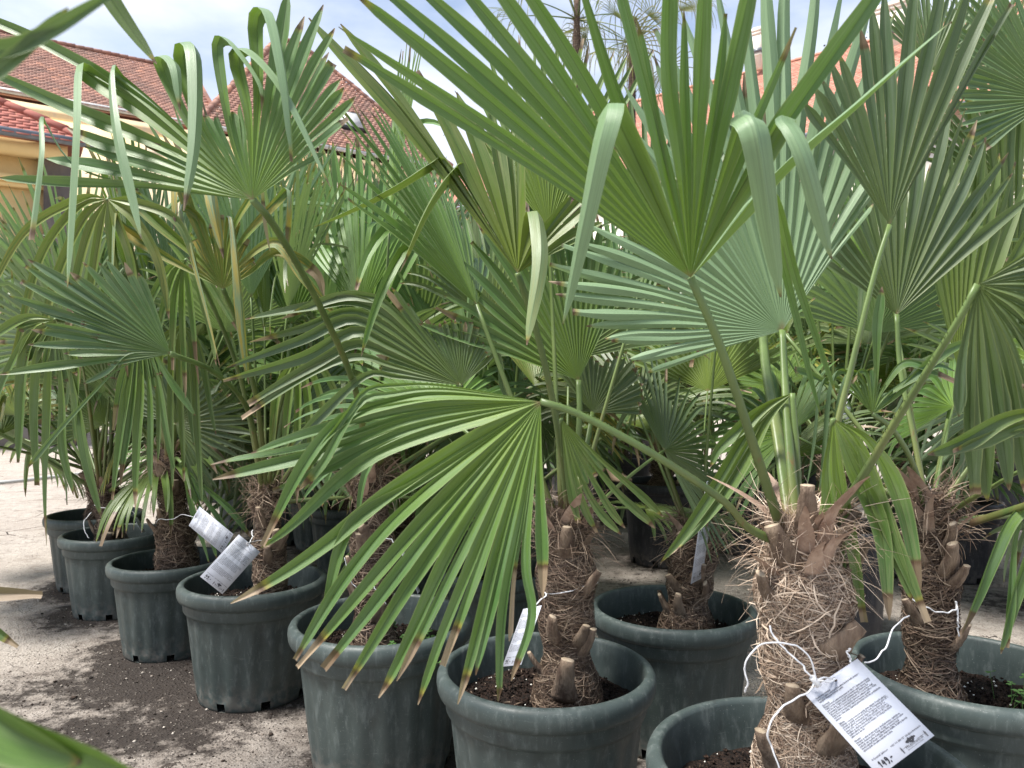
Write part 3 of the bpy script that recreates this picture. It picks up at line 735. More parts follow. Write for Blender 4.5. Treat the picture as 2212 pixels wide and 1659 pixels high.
U = norm(np.array([.837, .547, 0.])); NB = np.array([-U[1], U[0], 0.])   # along the left facades / away from the yard
Z = np.array([0, 0, 1.])
def tile_proto(w, l, th=.018):
    """beaver-tail tile: origin at its upper edge, x across, -y down the slope, z out of the roof"""
    k = 5; a = np.linspace(0, PI, k); x = -w*.485*np.cos(a); y = -l*.80-l*.25*np.sin(a)
    pts = [(-w*.485, 0.0)]+list(zip(x, y))+[(w*.485, 0.0)]
    lift = lambda yy: .022*(-yy/l)+.004
    top = [(px, py, lift(py)+th) for px, py in pts]; bot = [(px, py, lift(py)) for px, py in pts]
    V = np.array(top+bot); n = len(pts)
    T = [[0, i+1, i] for i in range(1, n-1)]; T = [[0, i, i+1] for i in range(1, n-1)]
    Qs = [[i, n+i, n+(i+1) % n, (i+1) % n] for i in range(n)]
    return V, Qs, T
def roof_slope(parent, org, O, Ux, Dn, width, length, poly, tw, tl, mat, npart, focus, seed, name='roof_tile'):
    """O upper-left of slope, Ux along, Dn down the slope (unit); poly(u, v) True where the slope has roof"""
    r = np.random.default_rng(seed); nz = norm(np.cross(Dn, Ux)); nz = nz if nz[2] > 0 else -nz
    Xx = Ux; Yx = -Dn
    if np.dot(np.cross(Xx, Yx), nz) < 0: Xx = -Ux
    cells = []
    nv = int(length/tl); nu = int(width/tw)
    for j in range(nv+1):
        for i in range(nu+1):
            u = (i+.5*(j % 2))*tw; v = j*tl
            if poly(u, v+tl*.5): cells.append((u, v))
    cells = np.array(cells)
    Pc = O+cells[:, :1]*Ux+cells[:, 1:]*Dn
    dist = np.linalg.norm(Pc-focus, axis=1); order = np.argsort(dist)
    V, Qd, T = tile_proto(tw, tl*1.32); R = np.stack([Xx, Yx, nz], 1)
    proto = mesh_np(name, V, Qd, T, dict(rnd=np.zeros(len(V))), [M[mat]])
    for i in order[:npart]:
        o = ob(name, proto, parent); jit = r.normal(0, .012); c_, s_ = math.cos(jit), math.sin(jit)
        Rj = R@np.array([[c_, -s_, 0], [s_, c_, 0], [0, 0, 1]]); p = Pc[i]-org+nz*r.uniform(0, .008)+Dn*r.normal(0, .008)
        o.matrix_local = Matrix([[*Rj[0], p[0]], [*Rj[1], p[1]], [*Rj[2], p[2]], [0, 0, 0, 1]])
    rest = order[npart:]
    if len(rest):
        m_ = len(rest); W = (V@R.T)[None]+Pc[rest][:, None]-org+nz*r.uniform(0, .010, (m_, 1, 1))+Dn*r.normal(0, .010, (m_, 1, 1))
        k = len(V); off = (np.arange(m_)*k)[:, None, None]
        Qa = (np.array(Qd)[None]+off).reshape(-1, 4); Ta = (np.array(T)[None]+off).reshape(-1, 3)
        ob(name, mesh_np(name, W.reshape(-1, 3), Qa, Ta, dict(rnd=np.repeat(r.random(m_), k)), [M[mat]]), parent, kind='stuff')
def pxplane(x, P0, Udir):
    """distance t along the horizontal line P0 + t*Udir where it crosses picture column x"""
    k = (x-CX)/FPX; return (k*P0[1]-P0[0])/(Udir[0]-k*Udir[1])
def quad_part(name, pts, mat, parent, org, th=.02, smooth=False):
    pts = np.array(pts, float)-org; n = norm(np.cross(pts[1]-pts[0], pts[3]-pts[0]))
    V = np.vstack([pts, pts-n*th]); Q = [[0, 1, 2, 3], [7, 6, 5, 4]]+[[i, i+4, (i+1) % 4+4, (i+1) % 4] for i in range(4)]
    return ob(name, mesh_np(name, V, Q, None, None, [M[mat]]), parent)
def obox(name, c, Ax, size, mat, parent, org, taper=1.0, bev=0):
    mb = MB(); R = np.stack([Ax[0], Ax[1], Ax[2]], 1); mb.box(np.array(c)-org, size, R, taper=taper)
    return ob(name, mb.mesh(name, [M[mat]]), parent)
AX = (U, NB, Z)

# --- old long building with the weathered roof and its higher pavilion
ze = 9.5
E0 = P(229, 240, (ze-CAM_H)*FPX/590.); E0[2] = ze
def along(x): return pxplane(x, E0, U)
org = E0.copy(); org[2] = 0
B = ob('old_building', None, loc=org, label='long old building with weathered clay roof and a higher hipped pavilion behind the left palms', cat='building')
zw0 = -.2
tL, tR = -9.0, along(948)
wall_h = ze-zw0
def wallpt(t, z, off=0): return E0*np.array([1, 1, 0])+U*t+np.array([0, 0, z])+NB*off
obox('wall', wallpt((tL+tR)/2, (zw0+ze)/2, 5.0), AX, (tR-tL, 9.0, wall_h), 'old_wall', B, org)
obox('cornice', wallpt((tL+tR)/2, ze-.28, .42), AX, (tR-tL+.3, .5, .20), 'old_wall', B, org)
obox('cornice', wallpt((tL+tR)/2, ze-.95, .46), AX, (tR-tL+.2, .16, .12), 'old_wall', B, org)
for tx in (-8.0, 2.9, along(640), along(760), along(880)):
    w_ = ob('window', None, B, loc=wallpt(tx, 6.9, .43)-org)
    obox('window_frame', wallpt(tx, 6.9, .46), AX, (1.15, .12, 1.75), 'frame_white', w_, wallpt(tx, 6.9, .43))
    for s_ in (-1, 1):
        obox('window_pane', wallpt(tx+s_*.27, 6.9, .385), AX, (.42, .02, 1.5), 'glass', w_, wallpt(tx, 6.9, .43))
# roof of the long part
bd = 4.9; rz = None
tr0 = (lambda x: x)(0)
# ridge height from the picture: ridge passes pixel (53, 82)
k = (53-CX)/FPX; b0 = E0+NB*bd; t_ = (k*b0[1]-b0[0])/(U[0]-k*U[1]); Yr = (b0+U*t_)[1]; rz = CAM_H+(CY-82)/FPX*Yr
Dn = norm(np.array([0, 0, ze-rz])-NB*(bd+.35)); slen = math.hypot(bd+.35, rz-ze)
tP0, tP1 = along(436), along(948)
O = wallpt(tL, rz, bd)
quad_part('roof', [wallpt(tL, rz, bd), wallpt(tP0+.8, rz, bd), wallpt(tP0+.8, ze-.05, -.3), wallpt(tL, ze-.05, -.3)][::-1], 'tile_old', B, org+Z*.06, .05)
quad_part('roof', [wallpt(tL, rz, bd), wallpt(tP0+.8, rz, bd), wallpt(tP0+.8, ze, 10), wallpt(tL, ze, 10)], 'tile_old', B, org+Z*.06, .05)
foc = wallpt(along(330), ze+1.5, 1.5)
roof_slope(B, org, O, U, Dn, tP0+.5-tL, slen, lambda u, v: True, .19, .155, 'tile_old', 150, foc, 3)
rr = np.random.default_rng(5)
rt_ = MB(); 
ridge_me = None
def ridge_tiles(A, Bp, parent, org, mat, n, rad=.11, npart=40, seed=0):
    A = np.array(A, float); Bp = np.array(Bp, float); L = (Bp-A)/n; t = norm(L); r = np.random.default_rng(seed)
    s = norm(np.cross(t, Z)); up = np.cross(s, t); a = np.linspace(-.15*PI, 1.15*PI, 7)
    V = []
    for f, q in ((-.05, rad*.9), (1.06, rad*1.08)):
        V += [t*np.linalg.norm(L)*f+s*q*np.cos(x)+up*q*.8*np.sin(x) for x in a]
    V = np.array(V); Qs = [[i, i+1, 7+i+1, 7+i] for i in range(6)]+[[0, 7, 13, 6]]
    me = mesh_np('ridge_tile', V, Qs, [[7+i, 7+i+1, 7] for i in range(1, 6)], dict(rnd=np.zeros(14)), [M[mat]], False)
    for i in range(n): ob('ridge_tile', me, parent, loc=A+L*i-org+up*r.normal(0, .008))
ridge_tiles(wallpt(tL, rz+.05, bd), wallpt(tP0+.6, rz+.05, bd), B, org, 'tile_old', 44, .12)
# pavilion: hipped roof, ridge ends seen at (600, 77) and (648, 108)
half = 4.3
def ridge_pt(x, y, off):
    k = (x-CX)/FPX; b0 = E0+NB*off; t = (k*b0[1]-b0[0])/(U[0]-k*U[1]); q = b0+U*t; return t, CAM_H+(CY-y)/FPX*q[1]
ta, za = ridge_pt(600, 77, half); tb, zb = ridge_pt(650, 106, half)
zp = (za+zb)/2
pe = ze+.06
wl, wr = tP0-.2, tP1+.35
f0 = [wallpt(ta, zp, half), wallpt(tb, zp, half), wallpt(wr, pe, -.35), wallpt(wl, pe, -.35)]
quad_part('roof', f0[::-1], 'tile_old', B, org+Z*.08, .05)
Dn2 = norm(wallpt(ta, pe, -.35)-wallpt(ta, zp, half)); sl2 = np.linalg.norm(wallpt(ta, pe, -.35)-wallpt(ta, zp, half))
obk = 2*half+.35
for tri in ([wallpt(tb, zp, half), wallpt(tb, zp, half), wallpt(wr, pe, obk), wallpt(wr, pe, -.35)], [wallpt(ta, zp, half), wallpt(ta, zp, half), wallpt(wl, pe, -.35), wallpt(wl, pe, obk)]):
    V = np.array([tri[0], tri[2], tri[3]])-org-Z*.08
    ob('roof', mesh_np('roof', V, None, [[0, 1, 2]], None, [M['tile_old']]), B)
V = np.array([wallpt(ta, zp, half), wallpt(tb, zp, half), wallpt(wr, pe, obk), wallpt(wl, pe, obk)])-org-Z*.08
ob('roof', mesh_np('roof', V, [[0, 1, 2, 3]], None, None, [M['tile_old']]), B)
def inpav(u, v):
    f = v/sl2; return (ta-wl)*(1-f) <= u <= (tb-wl)+(wr-tb)*f and f <= 1.0
sk_t, sk_z = ridge_pt(756, 266, .0)
# skylight position on the slope
best = None
for f in np.linspace(0, 1, 200):
    off = half+( -.35-half)*f; zz = zp+(pe-zp)*f; t, zc = ridge_pt(756, 266, off)
    if best is None or abs(zc-zz) < best[0]: best = (abs(zc-zz), t, f)
_, skt, skf = best; skv = skf*sl2
def inpav2(u, v): return inpav(u, v) and not (abs(u+wl-skt) < .5 and abs(v-skv) < .62)
roof_slope(B, org, wallpt(wl, zp, half), U, Dn2, wr-wl, sl2, inpav2, .19, .155, 'tile_old', 140, wallpt((tP0+tP1)/2, ze+2, 0), 4)
nz2 = norm(np.cross(Dn2, U)); nz2 = nz2 if nz2[2] > 0 else -nz2
skc = wallpt(wl, zp, half)+U*(skt-wl)+Dn2*skv
sk = ob('skylight', None, B, loc=skc-org)
obox('skylight_frame', skc+nz2*.06, (U, Dn2, nz2), (.95, 1.15, .14), 'frame_dark', sk, skc)
obox('skylight_pane', skc+nz2*.145, (U, Dn2, nz2), (.74, .92, .02), 'zinc_pale', sk, skc)
ridge_tiles(wallpt(ta, zp+.04, half), wallpt(tb, zp+.04, half), B, org, 'tile_old', 6, .12)
ridge_tiles(wallpt(tb, zp+.03, half), wallpt(wr, pe+.03, -.35), B, org, 'tile_old', 20, .12)
ridge_tiles(wallpt(ta, zp+.03, half), wallpt(wl, pe+.03, -.35), B, org, 'tile_old', 20, .12)
# gutter with brackets
g_ = MB(); g_.tube([wallpt(tL, ze-.05, -.42), wallpt((tL+tR)/2, ze-.05, -.42), wallpt(tR+.4, ze-.05, -.42)], .075, 8, m=0)
ob('gutter', g_.mesh('gutter', [M['zinc_pale']], True, origin=org), B)

# --- near wing with new red tiles at the far left
Wc = np.array([-8.15, 13.7, 0.])                                      # its corner
Wg = Wc.copy(); W_ = ob('yellow_wing', None, loc=Wg, label='yellow plastered wing with new red roof tiles at the far left', cat='building')
def wpt(t, z, off=0): return Wc+U*t+NB*off+Z*z
obox('wall', wpt(-3.6, 2.6, 2.4), AX, (7.0, 4.6, 5.5), 'yellow_wall', W_, Wg)
obox('quoin', wpt(-.05, 2.55, 2.35), AX, (.42, 4.9, 5.2), 'stone', W_, Wg)
obox('cornice', wpt(-3.6, 5.22, .0), AX, (7.4, .55, .22), 'yellow_wall', W_, Wg)
obox('cornice', wpt(-3.6, 4.70, .03), AX, (7.2, .24, .12), 'yellow_wall', W_, Wg)
obox('cornice', wpt(-3.6, 4.60, .05), AX, (7.15, .16, .07), 'yellow_wall', W_, Wg)
obox('plinth', wpt(-.3, .12, 2.3), AX, (1.4, 5.3, .5), 'stone', W_, Wg)
pr_ = 2.6; zr2 = 5.45+pr_*.62
A_ = wpt(.35, 5.42, -.45); Bq = wpt(-7.5, 5.42, -.45); C_ = wpt(-7.5, zr2, pr_-.45); Dq = wpt(.35-pr_, zr2, pr_-.45)
quad_part('roof', [A_, Dq, C_, Bq], 'tile_new', W_, Wg+Z*.05, .04)
V = np.array([A_, wpt(.35, 5.42, 2*pr_-.45), Dq])-Wg-Z*.05; ob('roof', mesh_np('roof', V, None, [[0, 1, 2]], None, [M['tile_new']]), W_)
dn3 = norm(A_-wpt(.35, zr2, pr_-.45)); sl3 = np.linalg.norm(A_-wpt(.35, zr2, pr_-.45))
roof_slope(W_, Wg, wpt(-7.5, zr2, pr_-.45), U, dn3, 7.85, sl3, lambda u, v: u < 7.85-pr_*(1-v/sl3), .21, .17, 'tile_new', 190, A_, 6)
ridge_tiles(Dq+Z*.03, A_+Z*.03, W_, Wg, 'tile_new', 9, .12)
g_ = MB(); g_.tube([wpt(-7.5, 5.36, -.55), wpt(-3, 5.36, -.55), wpt(.5, 5.36, -.55)], .075, 10)
ob('gutter', g_.mesh('gutter', [M['zinc']], True, origin=Wg), W_)
g_ = MB(); g_.tube([wpt(-1.62, 5.2, -.45), wpt(-1.62, 5.0, -.12), wpt(-1.62, 3, -.1), wpt(-1.62, 0, -.1)], .05, 8)
ob('downpipe', g_.mesh('downpipe', [M['zinc_pale']], True, origin=Wg), W_)

# --- right building, orange roof with cream chimneys
zR = 14.5; dR = (zR-CAM_H)*FPX/780.; R0 = P(2042, 50, dR); U2 = norm(np.array([-1.27, 1, 0.])); N2 = norm(np.array([-U2[1]*1, U2[0], 0.])); 
if N2[1] > 0: N2 = -N2                                                # towards the yard
Rg = R0.copy(); Rg[2] = 0
RB = ob('red_roof_building', None, loc=Rg, label='cream building with orange tiled roof and tall chimneys behind the right palms', cat='building')
def rpt(t, z, off=0): return Rg+U2*t+N2*off+Z*z
tA = -7.0; k = (1130-CX)/FPX; tB = 22.0
ro, rd = 6.5, 4.9; hz = 9.3
AX2 = (U2, N2, Z)
obox('wall', rpt((tA+tB)/2, hz/2, 0), AX2, (tB-tA-.6, 2*ro-1, hz), 'cream', RB, Rg)
quad_part('roof', [rpt(tA, zR, 0), rpt(tB, zR, 0), rpt(tB, hz, ro), rpt(tA, hz, ro)], 'tile_orange', RB, Rg+Z*.08, .05)
quad_part('roof', [rpt(tA, zR, 0), rpt(tB, zR, 0), rpt(tB, hz, -ro), rpt(tA, hz, -ro)], 'tile_orange', RB, Rg+Z*.08, .05)
dn4 = norm(rpt(0, hz, ro)-rpt(0, zR, 0)); sl4 = np.linalg.norm(rpt(0, hz, ro)-rpt(0, zR, 0))
nz4 = norm(np.cross(dn4, U2)); nz4 = nz4 if nz4[2] > 0 else -nz4
roof_slope(RB, Rg, rpt(tA, zR, 0), U2, dn4, tB-tA, sl4, lambda u, v: True, .21, .17, 'tile_orange', 250, rpt(1.5, zR-1.2, 1), 8)
ridge_tiles(rpt(tA, zR+.04, 0), rpt(tB, zR+.04, 0), RB, Rg, 'tile_orange', 70, .12)
g_ = MB(); g_.tube([rpt(tA, hz-.05, ro+.1), rpt(tB, hz-.05, ro+.1)], .08, 8); ob('gutter', g_.mesh('gutter', [M['zinc']], True, origin=Rg), RB)
def chimney(x0, x1, ytop, ybase, off, lab):
    k = ((x0+x1)/2-CX)/FPX; b0 = Rg+N2*off; t = (k*b0[1]-b0[0])/(U2[0]-k*U2[1]); c = b0+U2*t; dd = c[1]
    w = (x1-x0)/FPX*dd*.8; zt = CAM_H+(CY-ytop)/FPX*dd; zb_ = CAM_H+(CY-ybase)/FPX*dd-.8
    ch = ob('chimney', None, RB, loc=c-Rg+Z*zb_)
    cc = c+Z*zb_; h = zt-zb_
    obox('chimney_shaft', cc+Z*h*.5, AX2, (w, w*.9, h), 'cream', ch, cc)
    for dz, sx in ((-.25, 1.14), (-.12, 1.24), (-1.15, 1.1)): obox('chimney_band', cc+Z*(h+dz), AX2, (w*sx, w*.9*sx, .13), 'cream', ch, cc)
    obox('chimney_flashing', cc+Z*.75, AX2, (w*1.25, w*1.2, .16), 'zinc', ch, cc)
chimney(1923, 1968, 5, 68, .8, '')
chimney(1886, 1910, 16, 150, 2.4, '')
chimney(1626, 1648, 62, 110, .6, '')

# --- trees behind the right-hand roof
M['tree_leaf'] = simple('tree_leaf', (.025, .05, .018), (.06, .095, .035), 2, .6, rnd=.15)
M['tree_bark'] = simple('tree_bark', (.06, .045, .035), (.11, .085, .065), 5, .9, .4)
def tree(x, y, h, cr, seed, label):
    r = np.random.default_rng(seed); root = ob('broadleaf_tree', None, loc=(x, y, 0), label=label, cat='tree', group='trees beyond the buildings')
    mb = MB(); top = np.array([r.normal(0, .4), 0, h*.85]); mb.tube(catmull([(0, 0, 0), (r.normal(0, .3), 0, h*.4), top], 14), np.linspace(.3, .06, 14), 8)
    ends = []
    for i in range(26):
        f = r.uniform(.35, 1); p = np.array([0, 0, h*.85*f]); a = r.random()*6.28; l = cr*(1.15-f*.75)*r.uniform(.6, 1.1); e = p+np.array([math.cos(a)*l, math.sin(a)*l, l*r.uniform(.2, .7)])
        mb.tube([p, (p+e)/2+np.array([0, 0, .15]), e], np.array([.07, .045, .015]), 5); ends += [e, (p+e*2)/3]
    ob('trunk', mb.mesh('trunk', [M['tree_bark']], True), root)
    ends = np.array(ends+[top]); n = 9000; c = ends[r.integers(0, len(ends), n)]+r.normal(0, cr*.17, (n, 3)); s = r.uniform(.05, .11, n)[:, None, None]
    a1 = norm(r.normal(0, 1, (n, 3))); a2 = norm(np.cross(a1, r.normal(0, 1, (n, 3))))
    V = c[:, None]+s*np.stack([-a1, a2*.6, a1, -a2*.6], 1); ob('crown', mesh_np('crown', V.reshape(-1, 3), np.arange(n*4).reshape(-1, 4), None, None, [M['tree_leaf']]), root)
for (px, Y, h, cr, sd, lb) in ((1655, 46, 18, 3.0, 1, 'slender leafy tree rising left of the cream chimneys'), (1895, 44, 24, 3.6, 2, 'dense tree crown showing between the two tall cream chimneys'),
                               (2040, 42, 26, 4.0, 3, 'dark tree crown right of the cream chimneys above the orange roof'), (1745, 50, 23, 3.4, 4, 'thin tree crown showing left of the white chimney shaft')):
    tree((px-CX)/FPX*Y, Y, h, cr, sd, lb)

# ------------------------------------------------------------------ palms with pots (pixel centre, rim width, rim height)
def K(i, x, y):
    ox, oy = {1: (0, 0), 2: (737.3, 0), 3: (1474.6, 0), 4: (0, 553), 5: (737.3, 553), 6: (1474.6, 553), 7: (0, 1106), 8: (737.3, 1106), 9: (1474.6, 1106)}[i]
    return (ox+x/3.0, oy+y/3.0)
pA = palm('A', 1740, 680, 1640, 'large palm in front with thick pale hairy trunk and the biggest white tag', trunk=((1735, 1600), (1738, 1150)), tr_r=.058, seed=1, nf=12000, stubs=0, frz=560, pale=True, fw=.00062, husk=16,
          stublist=[(-1.25, .30, .075, .017), (-2.15, .38, .07, .013), (-2.6, .22, .07, .013), (-1.2, .62, .05, .017), (-2.3, .90, .07, .014), (-.55, .50, .05, .012), (-1.9, 1.0, .09, .012), (-.9, .97, .06, .012), (-2.75, .78, .05, .011), (-.6, .86, .06, .012)])
pE = palm('E', 1179, 470, 1440, 'palm in the front centre pot with cut leaf stubs round its brown trunk', trunk=((1225, 1480), (1222, 1120)), tr_r=.050, seed=2, nf=8000, stubs=0, frz=420, husk=4, rot=.4, fw=.0007,
          stublist=[(-1.65, .82, .075, .013), (-2.2, .38, .07, .013), (-1.2, .34, .065, .013), (-1.75, .12, .10, .016), (-.8, .30, .07, .012), (-2.5, .95, .07, .011), (-.5, .86, .06, .011), (-.95, .62, .06, .010), (-2.9, .2, .05, .01)])
pD = palm('D', 825, 392, 1335, 'palm behind the big drooping leaf, its pot with clover and a rubbed rim', trunk=((808, 1370), (800, 1010)), tr_r=.043, seed=3, nf=3000, stubs=6, frz=260, husk=4)
pF = palm('F', 549, 310, 1250, 'palm in the fourth pot of the left row, white tag leaning on its rim', trunk=((588, 1240), (575, 1060)), tr_r=.040, seed=4, nf=2200, stubs=6, frz=240)
pG = palm('G', 367, 247, 1207, 'palm with thick dark trunk and tilted tag in the third pot of the left row', trunk=((385, 1215), (368, 985)), tr_r=.055, seed=5, nf=2600, stubs=8, frz=260, husk=5)
p2 = palm('2', 248, 215, 1150, 'palm in the second pot from the left, white string hanging over the rim', trunk=((245, 1160), (222, 1050)), tr_r=.048, seed=6, nf=1500, stubs=5, frz=180, husk=4)
p1 = palm('1', 206, 196, 1110, 'palm in the hindmost pot at the far left end of the row', trunk=((215, 1110), (210, 1000)), tr_r=.05, seed=7, nf=900)
p7 = palm('7', 1452, 357, 1310, 'palm behind the front centre pot with a narrow tag hanging against its trunk', trunk=((1480, 1340), (1500, 1140)), tr_r=.054, seed=8, nf=3000, stubs=7, frz=280, husk=4)
p9 = palm('9', 2095, 486, 1440, 'palm at the right edge with many green stalks and a white string loop', trunk=((2010, 1470), (2010, 1090)), tr_r=.044, seed=9, nf=3600, stubs=6, frz=320, husk=7)
p10 = palm('10', 1072, 244, 1228, 'palm behind the drooping leaf tips, clover and a picture label in its pot', trunk=((1095, 1235), (1085, 1085)), tr_r=.055, seed=10, nf=1200)
p11 = palm('11', 862, 238, 1162, 'palm second behind the pot with clover, half hidden by the drooping leaf', seed=11, nf=900)
p12 = palm('12', 537, 150, 1015, 'palm in the tall green pot on the bright yard left of the middle', seed=12, nf=500)
p13 = palm('13', 618, 168, 1035, 'palm in the middle of three green pots behind the left row', seed=13, nf=500)
p14 = palm('14', 702, 168, 1048, 'palm in the rightmost of three green pots behind the left row', seed=14, nf=500)
p15 = palm('15', 1432, 183, 1040, 'palm in the black pot with wooden wedges behind the long slanting leaf stalk', kind='black', seed=15, nf=900, soil_drop=.04)
p16 = palm('16', 1340, 148, 985, 'palm in the black pot left of the wedge pot and farther back', kind='black', seed=16, nf=400, soil_drop=.04)
p22 = palm('22', 985, 170, 1040, 'palm in the green pot glimpsed above the clover pots', seed=22, nf=400)
p17 = palm('17', 1962, 176, 1072, 'palm in the black pot with a cut wooden block left of the rightmost trunk', kind='black', seed=17, nf=500, soil_drop=.04)
p18 = palm('18', 2066, 176, 1080, 'palm in the grey-black pot right of the rightmost trunk', kind='black', seed=18, nf=500, soil_drop=.04)
def palm_at(key, x, d, D, label, kind='green', **kw):
    ratio = .79 if kind == 'green' else .95; w = D*FPX/d; return palm(key, CX+x/d*FPX, w, CY+CAM_H*FPX/d-ratio*w, label, kind=kind, **kw)
bgp = [
 ('b2', 1.38, 3.3, .52, 'black', 'palm in the black pot behind the hairy front trunk'),
 ('b3', 1.55, 5.0, .52, 'black', 'palm in a black pot deep behind the front hairy trunk'),
 ('b4', -.95, 4.45, .5, 'green', 'palm behind the drooping leaf, third pot back from the rubbed rim'),
 ('b5', .02, 4.55, .5, 'green', 'palm deep behind the front centre trunk'),
 ('b6', 2.35, 6.2, .54, 'black', 'palm in the hindmost black pot with a wedge left of the rightmost trunk'),
 ('b7', 3.75, 5.9, .54, 'black', 'palm in the black pot at the far right edge of the yard'),
 ('b8', 3.1, 3.7, .5, 'black', 'tall palm just outside the right edge, only leaves showing'),
 ('b9', .1, 6.2, .5, 'green', 'palm far behind in the middle of the block'),
 ('b10', -1.0, 6.3, .5, 'green', 'palm far behind left of the middle'),
 ('b12', 3.2, 7.4, .52, 'black', 'palm far behind at the right side'),
 ('b13', -2.75, 7.2, .5, 'green', 'palm standing in front of the old beige facade, far left'),
 ('b14', -1.9, 8.0, .5, 'green', 'palm in front of the old facade, left of the middle'),
 ('b15', .8, 8.4, .5, 'green', 'palm at the very back of the block in the middle'),
 ('b16', 2.35, 2.75, .52, 'black', 'palm beside the right edge with pale green upright leaves'),
]
for i, (k_, x, d, D, kd, lb) in enumerate(bgp):
    palm_at(k_, x, d, D, lb, kind=kd, seed=30+i, nf=350 if d > 4 else 800, frz=60, husk=2, soil_drop=.05, trunk_top=(.35+.25*(i % 3)/2) if k_ != 'b8' else .9)

# ------------------------------------------------------------------ the leaves that can be told apart in the photo
TA = (1738, 1120)
# A1 giant upright fan
hero_leaf(pA['root'], (1492, 600), [(742, 110), (735, 58), (752, -10), (800, -50), (865, -80), (925, -110), (985, -150), (1050, -170),
          (1222, -85), [(1335, 262, -.04), (1308, 262, -.10), (1262, 470, -.13), (1214, 700, -.12)],
          (1318, -130), (1366, 40), (1424, -160), (1474, 20), (1528, -170), (1572, 30), (1640, -140),
          [(1598, 275, -.02), (1606, 248, -.06), (1640, 300, -.12), (1690, 645, -.13)],
          (1720, 60), (1930, -80),
          [(1668, 290, -.02), (1690, 258, -.07), (1740, 350, -.12), (1795, 560, -.13)],
          [(1675, 372), (1860, 210), (2058, 53)],
          [(1620, 430, .03), (1672, 425, .05), (1720, 600, .08), (1808, 853, .08)], [(1608, 455, .03), (1655, 455, .05), (1700, 610, .08), (1778, 900, .08)]],
          wmul={1: .7, 11: .6, 13: .6, 15: .6, 18: .6, 19: 1.35, 9: 1.15, 17: 1.25, 20: 1.1, 21: 1.0, 22: .55, 23: .45},
          stalk=[(1690, 1150, 1.32), (1640, 1000, 1.27), (1560, 760, 1.18), None], d=1.14, ax=-.03, ay=.16, w=.030, rows=34, seed=11, brown=(.01, .03), r0=.0115, r1=.0075, pleat=.5, label='huge upright fan leaf filling the upper middle')
# A2 pale underside fan behind it
hero_leaf(pA['root'], (1690, 715), [(1400, 806), (1357, 775), (1307, 733), (1267, 705), (1237, 671), (1200, 636), (1187, 600), (1187, 570), (1250, 520), (1262, 480), (1300, 380), (1330, 250), (1370, 150), (1420, 60), (1480, 10),
          (1540, -60), (1600, -90), (1655, -130), (1705, -150), (1768, -140), (1830, -60), (1885, -20), (1940, 30), (1960, 110), (1930, 190), (1935, 300), (1910, 380), (1885, 440)],
          stalk=[(1722, 1130, 1.34), (1708, 1000, 1.38), (1697, 850, 1.44), None], d=1.50, ax=.02, ay=.0, gap=6.2, w=.034, rows=24, under=True, seed=12, brown=(.01, .03), r0=.012, r1=.0075, label='broad fan leaf showing its pale underside')
# A2b shaded leaf standing behind with a thick speckled stalk
hero_leaf(pA['root'], (1648, 725), [(1540, 330), (1570, 230), (1605, 160), (1650, 120), (1690, 180)], stalk=[(1708, 1130, 1.37), (1680, 940, 1.48), (1655, 800, 1.62), None], d=1.72, w=.034, seed=13, mat='leaf_cool', r0=.015, r1=.012)
# A3 right leaf hanging from its bent tip, long slanting stalk
hero_leaf(pA['root'], (2112, 615), [[(2080, 760, .0), (2070, 900)], [(2098, 780), (2098, 1065)], [(2118, 800), (2135, 1085)], [(2145, 800), (2180, 1060)], [(2175, 790), (2225, 1090)], [(2195, 760), (2270, 1050)], [(2215, 730), (2330, 1000)], [(2230, 690), (2390, 900)],
          [(2235, 650), (2430, 780)], [(2230, 610), (2440, 640)], [(2215, 575), (2430, 520)], [(2200, 560), (2400, 430)]],
          stalk=[(1790, 1130, 1.30), (1850, 1050, 1.26), (1942, 900, 1.2), (2060, 710, 1.12), None], d=1.10, ax=-.1, ay=.05, gap=9, w=.036, seed=14, pleat=.7, mat='leaf_cool', r0=.0098, r1=.0062, label='right-hand leaf hanging in dark folds')
# A4 the low fan drooping to the left over the pots
hero_leaf(pA['root'], (1168, 868), [
          [(960, 835, .0), (860, 832, .0), (790, 840, -.01), (742, 900, -.02), (655, 1035, -.01)],
          [(960, 842, .0), (850, 852, .0), (775, 875, -.01), (700, 1000, -.02), (645, 1060, -.01)],
          [(960, 852, .0), (850, 866, .0), (740, 905, -.01), (660, 1000, -.02), (570, 1180, -.01)],
          [(900, 885), (700, 935), (545, 985)], [(900, 893), (700, 955), (457, 1006)], [(900, 905), (700, 975), (460, 1037)], [(900, 925), (700, 1010), (585, 1060)],
          [(900, 945), (760, 1020), (560, 1180)],
          [(900, 1030), (700, 1180), (497, 1299)], [(930, 1030), (787, 1110), (735, 1180), (693, 1345)], [(900, 1075), (760, 1230), (637, 1425)], (643, 1443), (700, 1449), (740, 1486), (814, 1506), (855, 1470), (904, 1523), (955, 1440), (990, 1523), (1030, 1460), (1065, 1514), (1094, 1385), [(1130, 1190), (1145, 1330), (1104, 1472)], [(1165, 1020), (1172, 1200), (1172, 1293)]],
          stalk=[(1700, 1180, 1.32), (1615, 1140, 1.27), (1560, 1080, 1.22), (1400, 975, 1.14), (1250, 895, 1.1), None], d=1.08, ax=-.02, ay=-.05, gap=None, w=.026, rows=30, seed=15, brown=(.03, .10), pleat=.75, r0=.0085, r1=.0052, label='low fan leaf drooping left over the pots with straw-coloured tips')
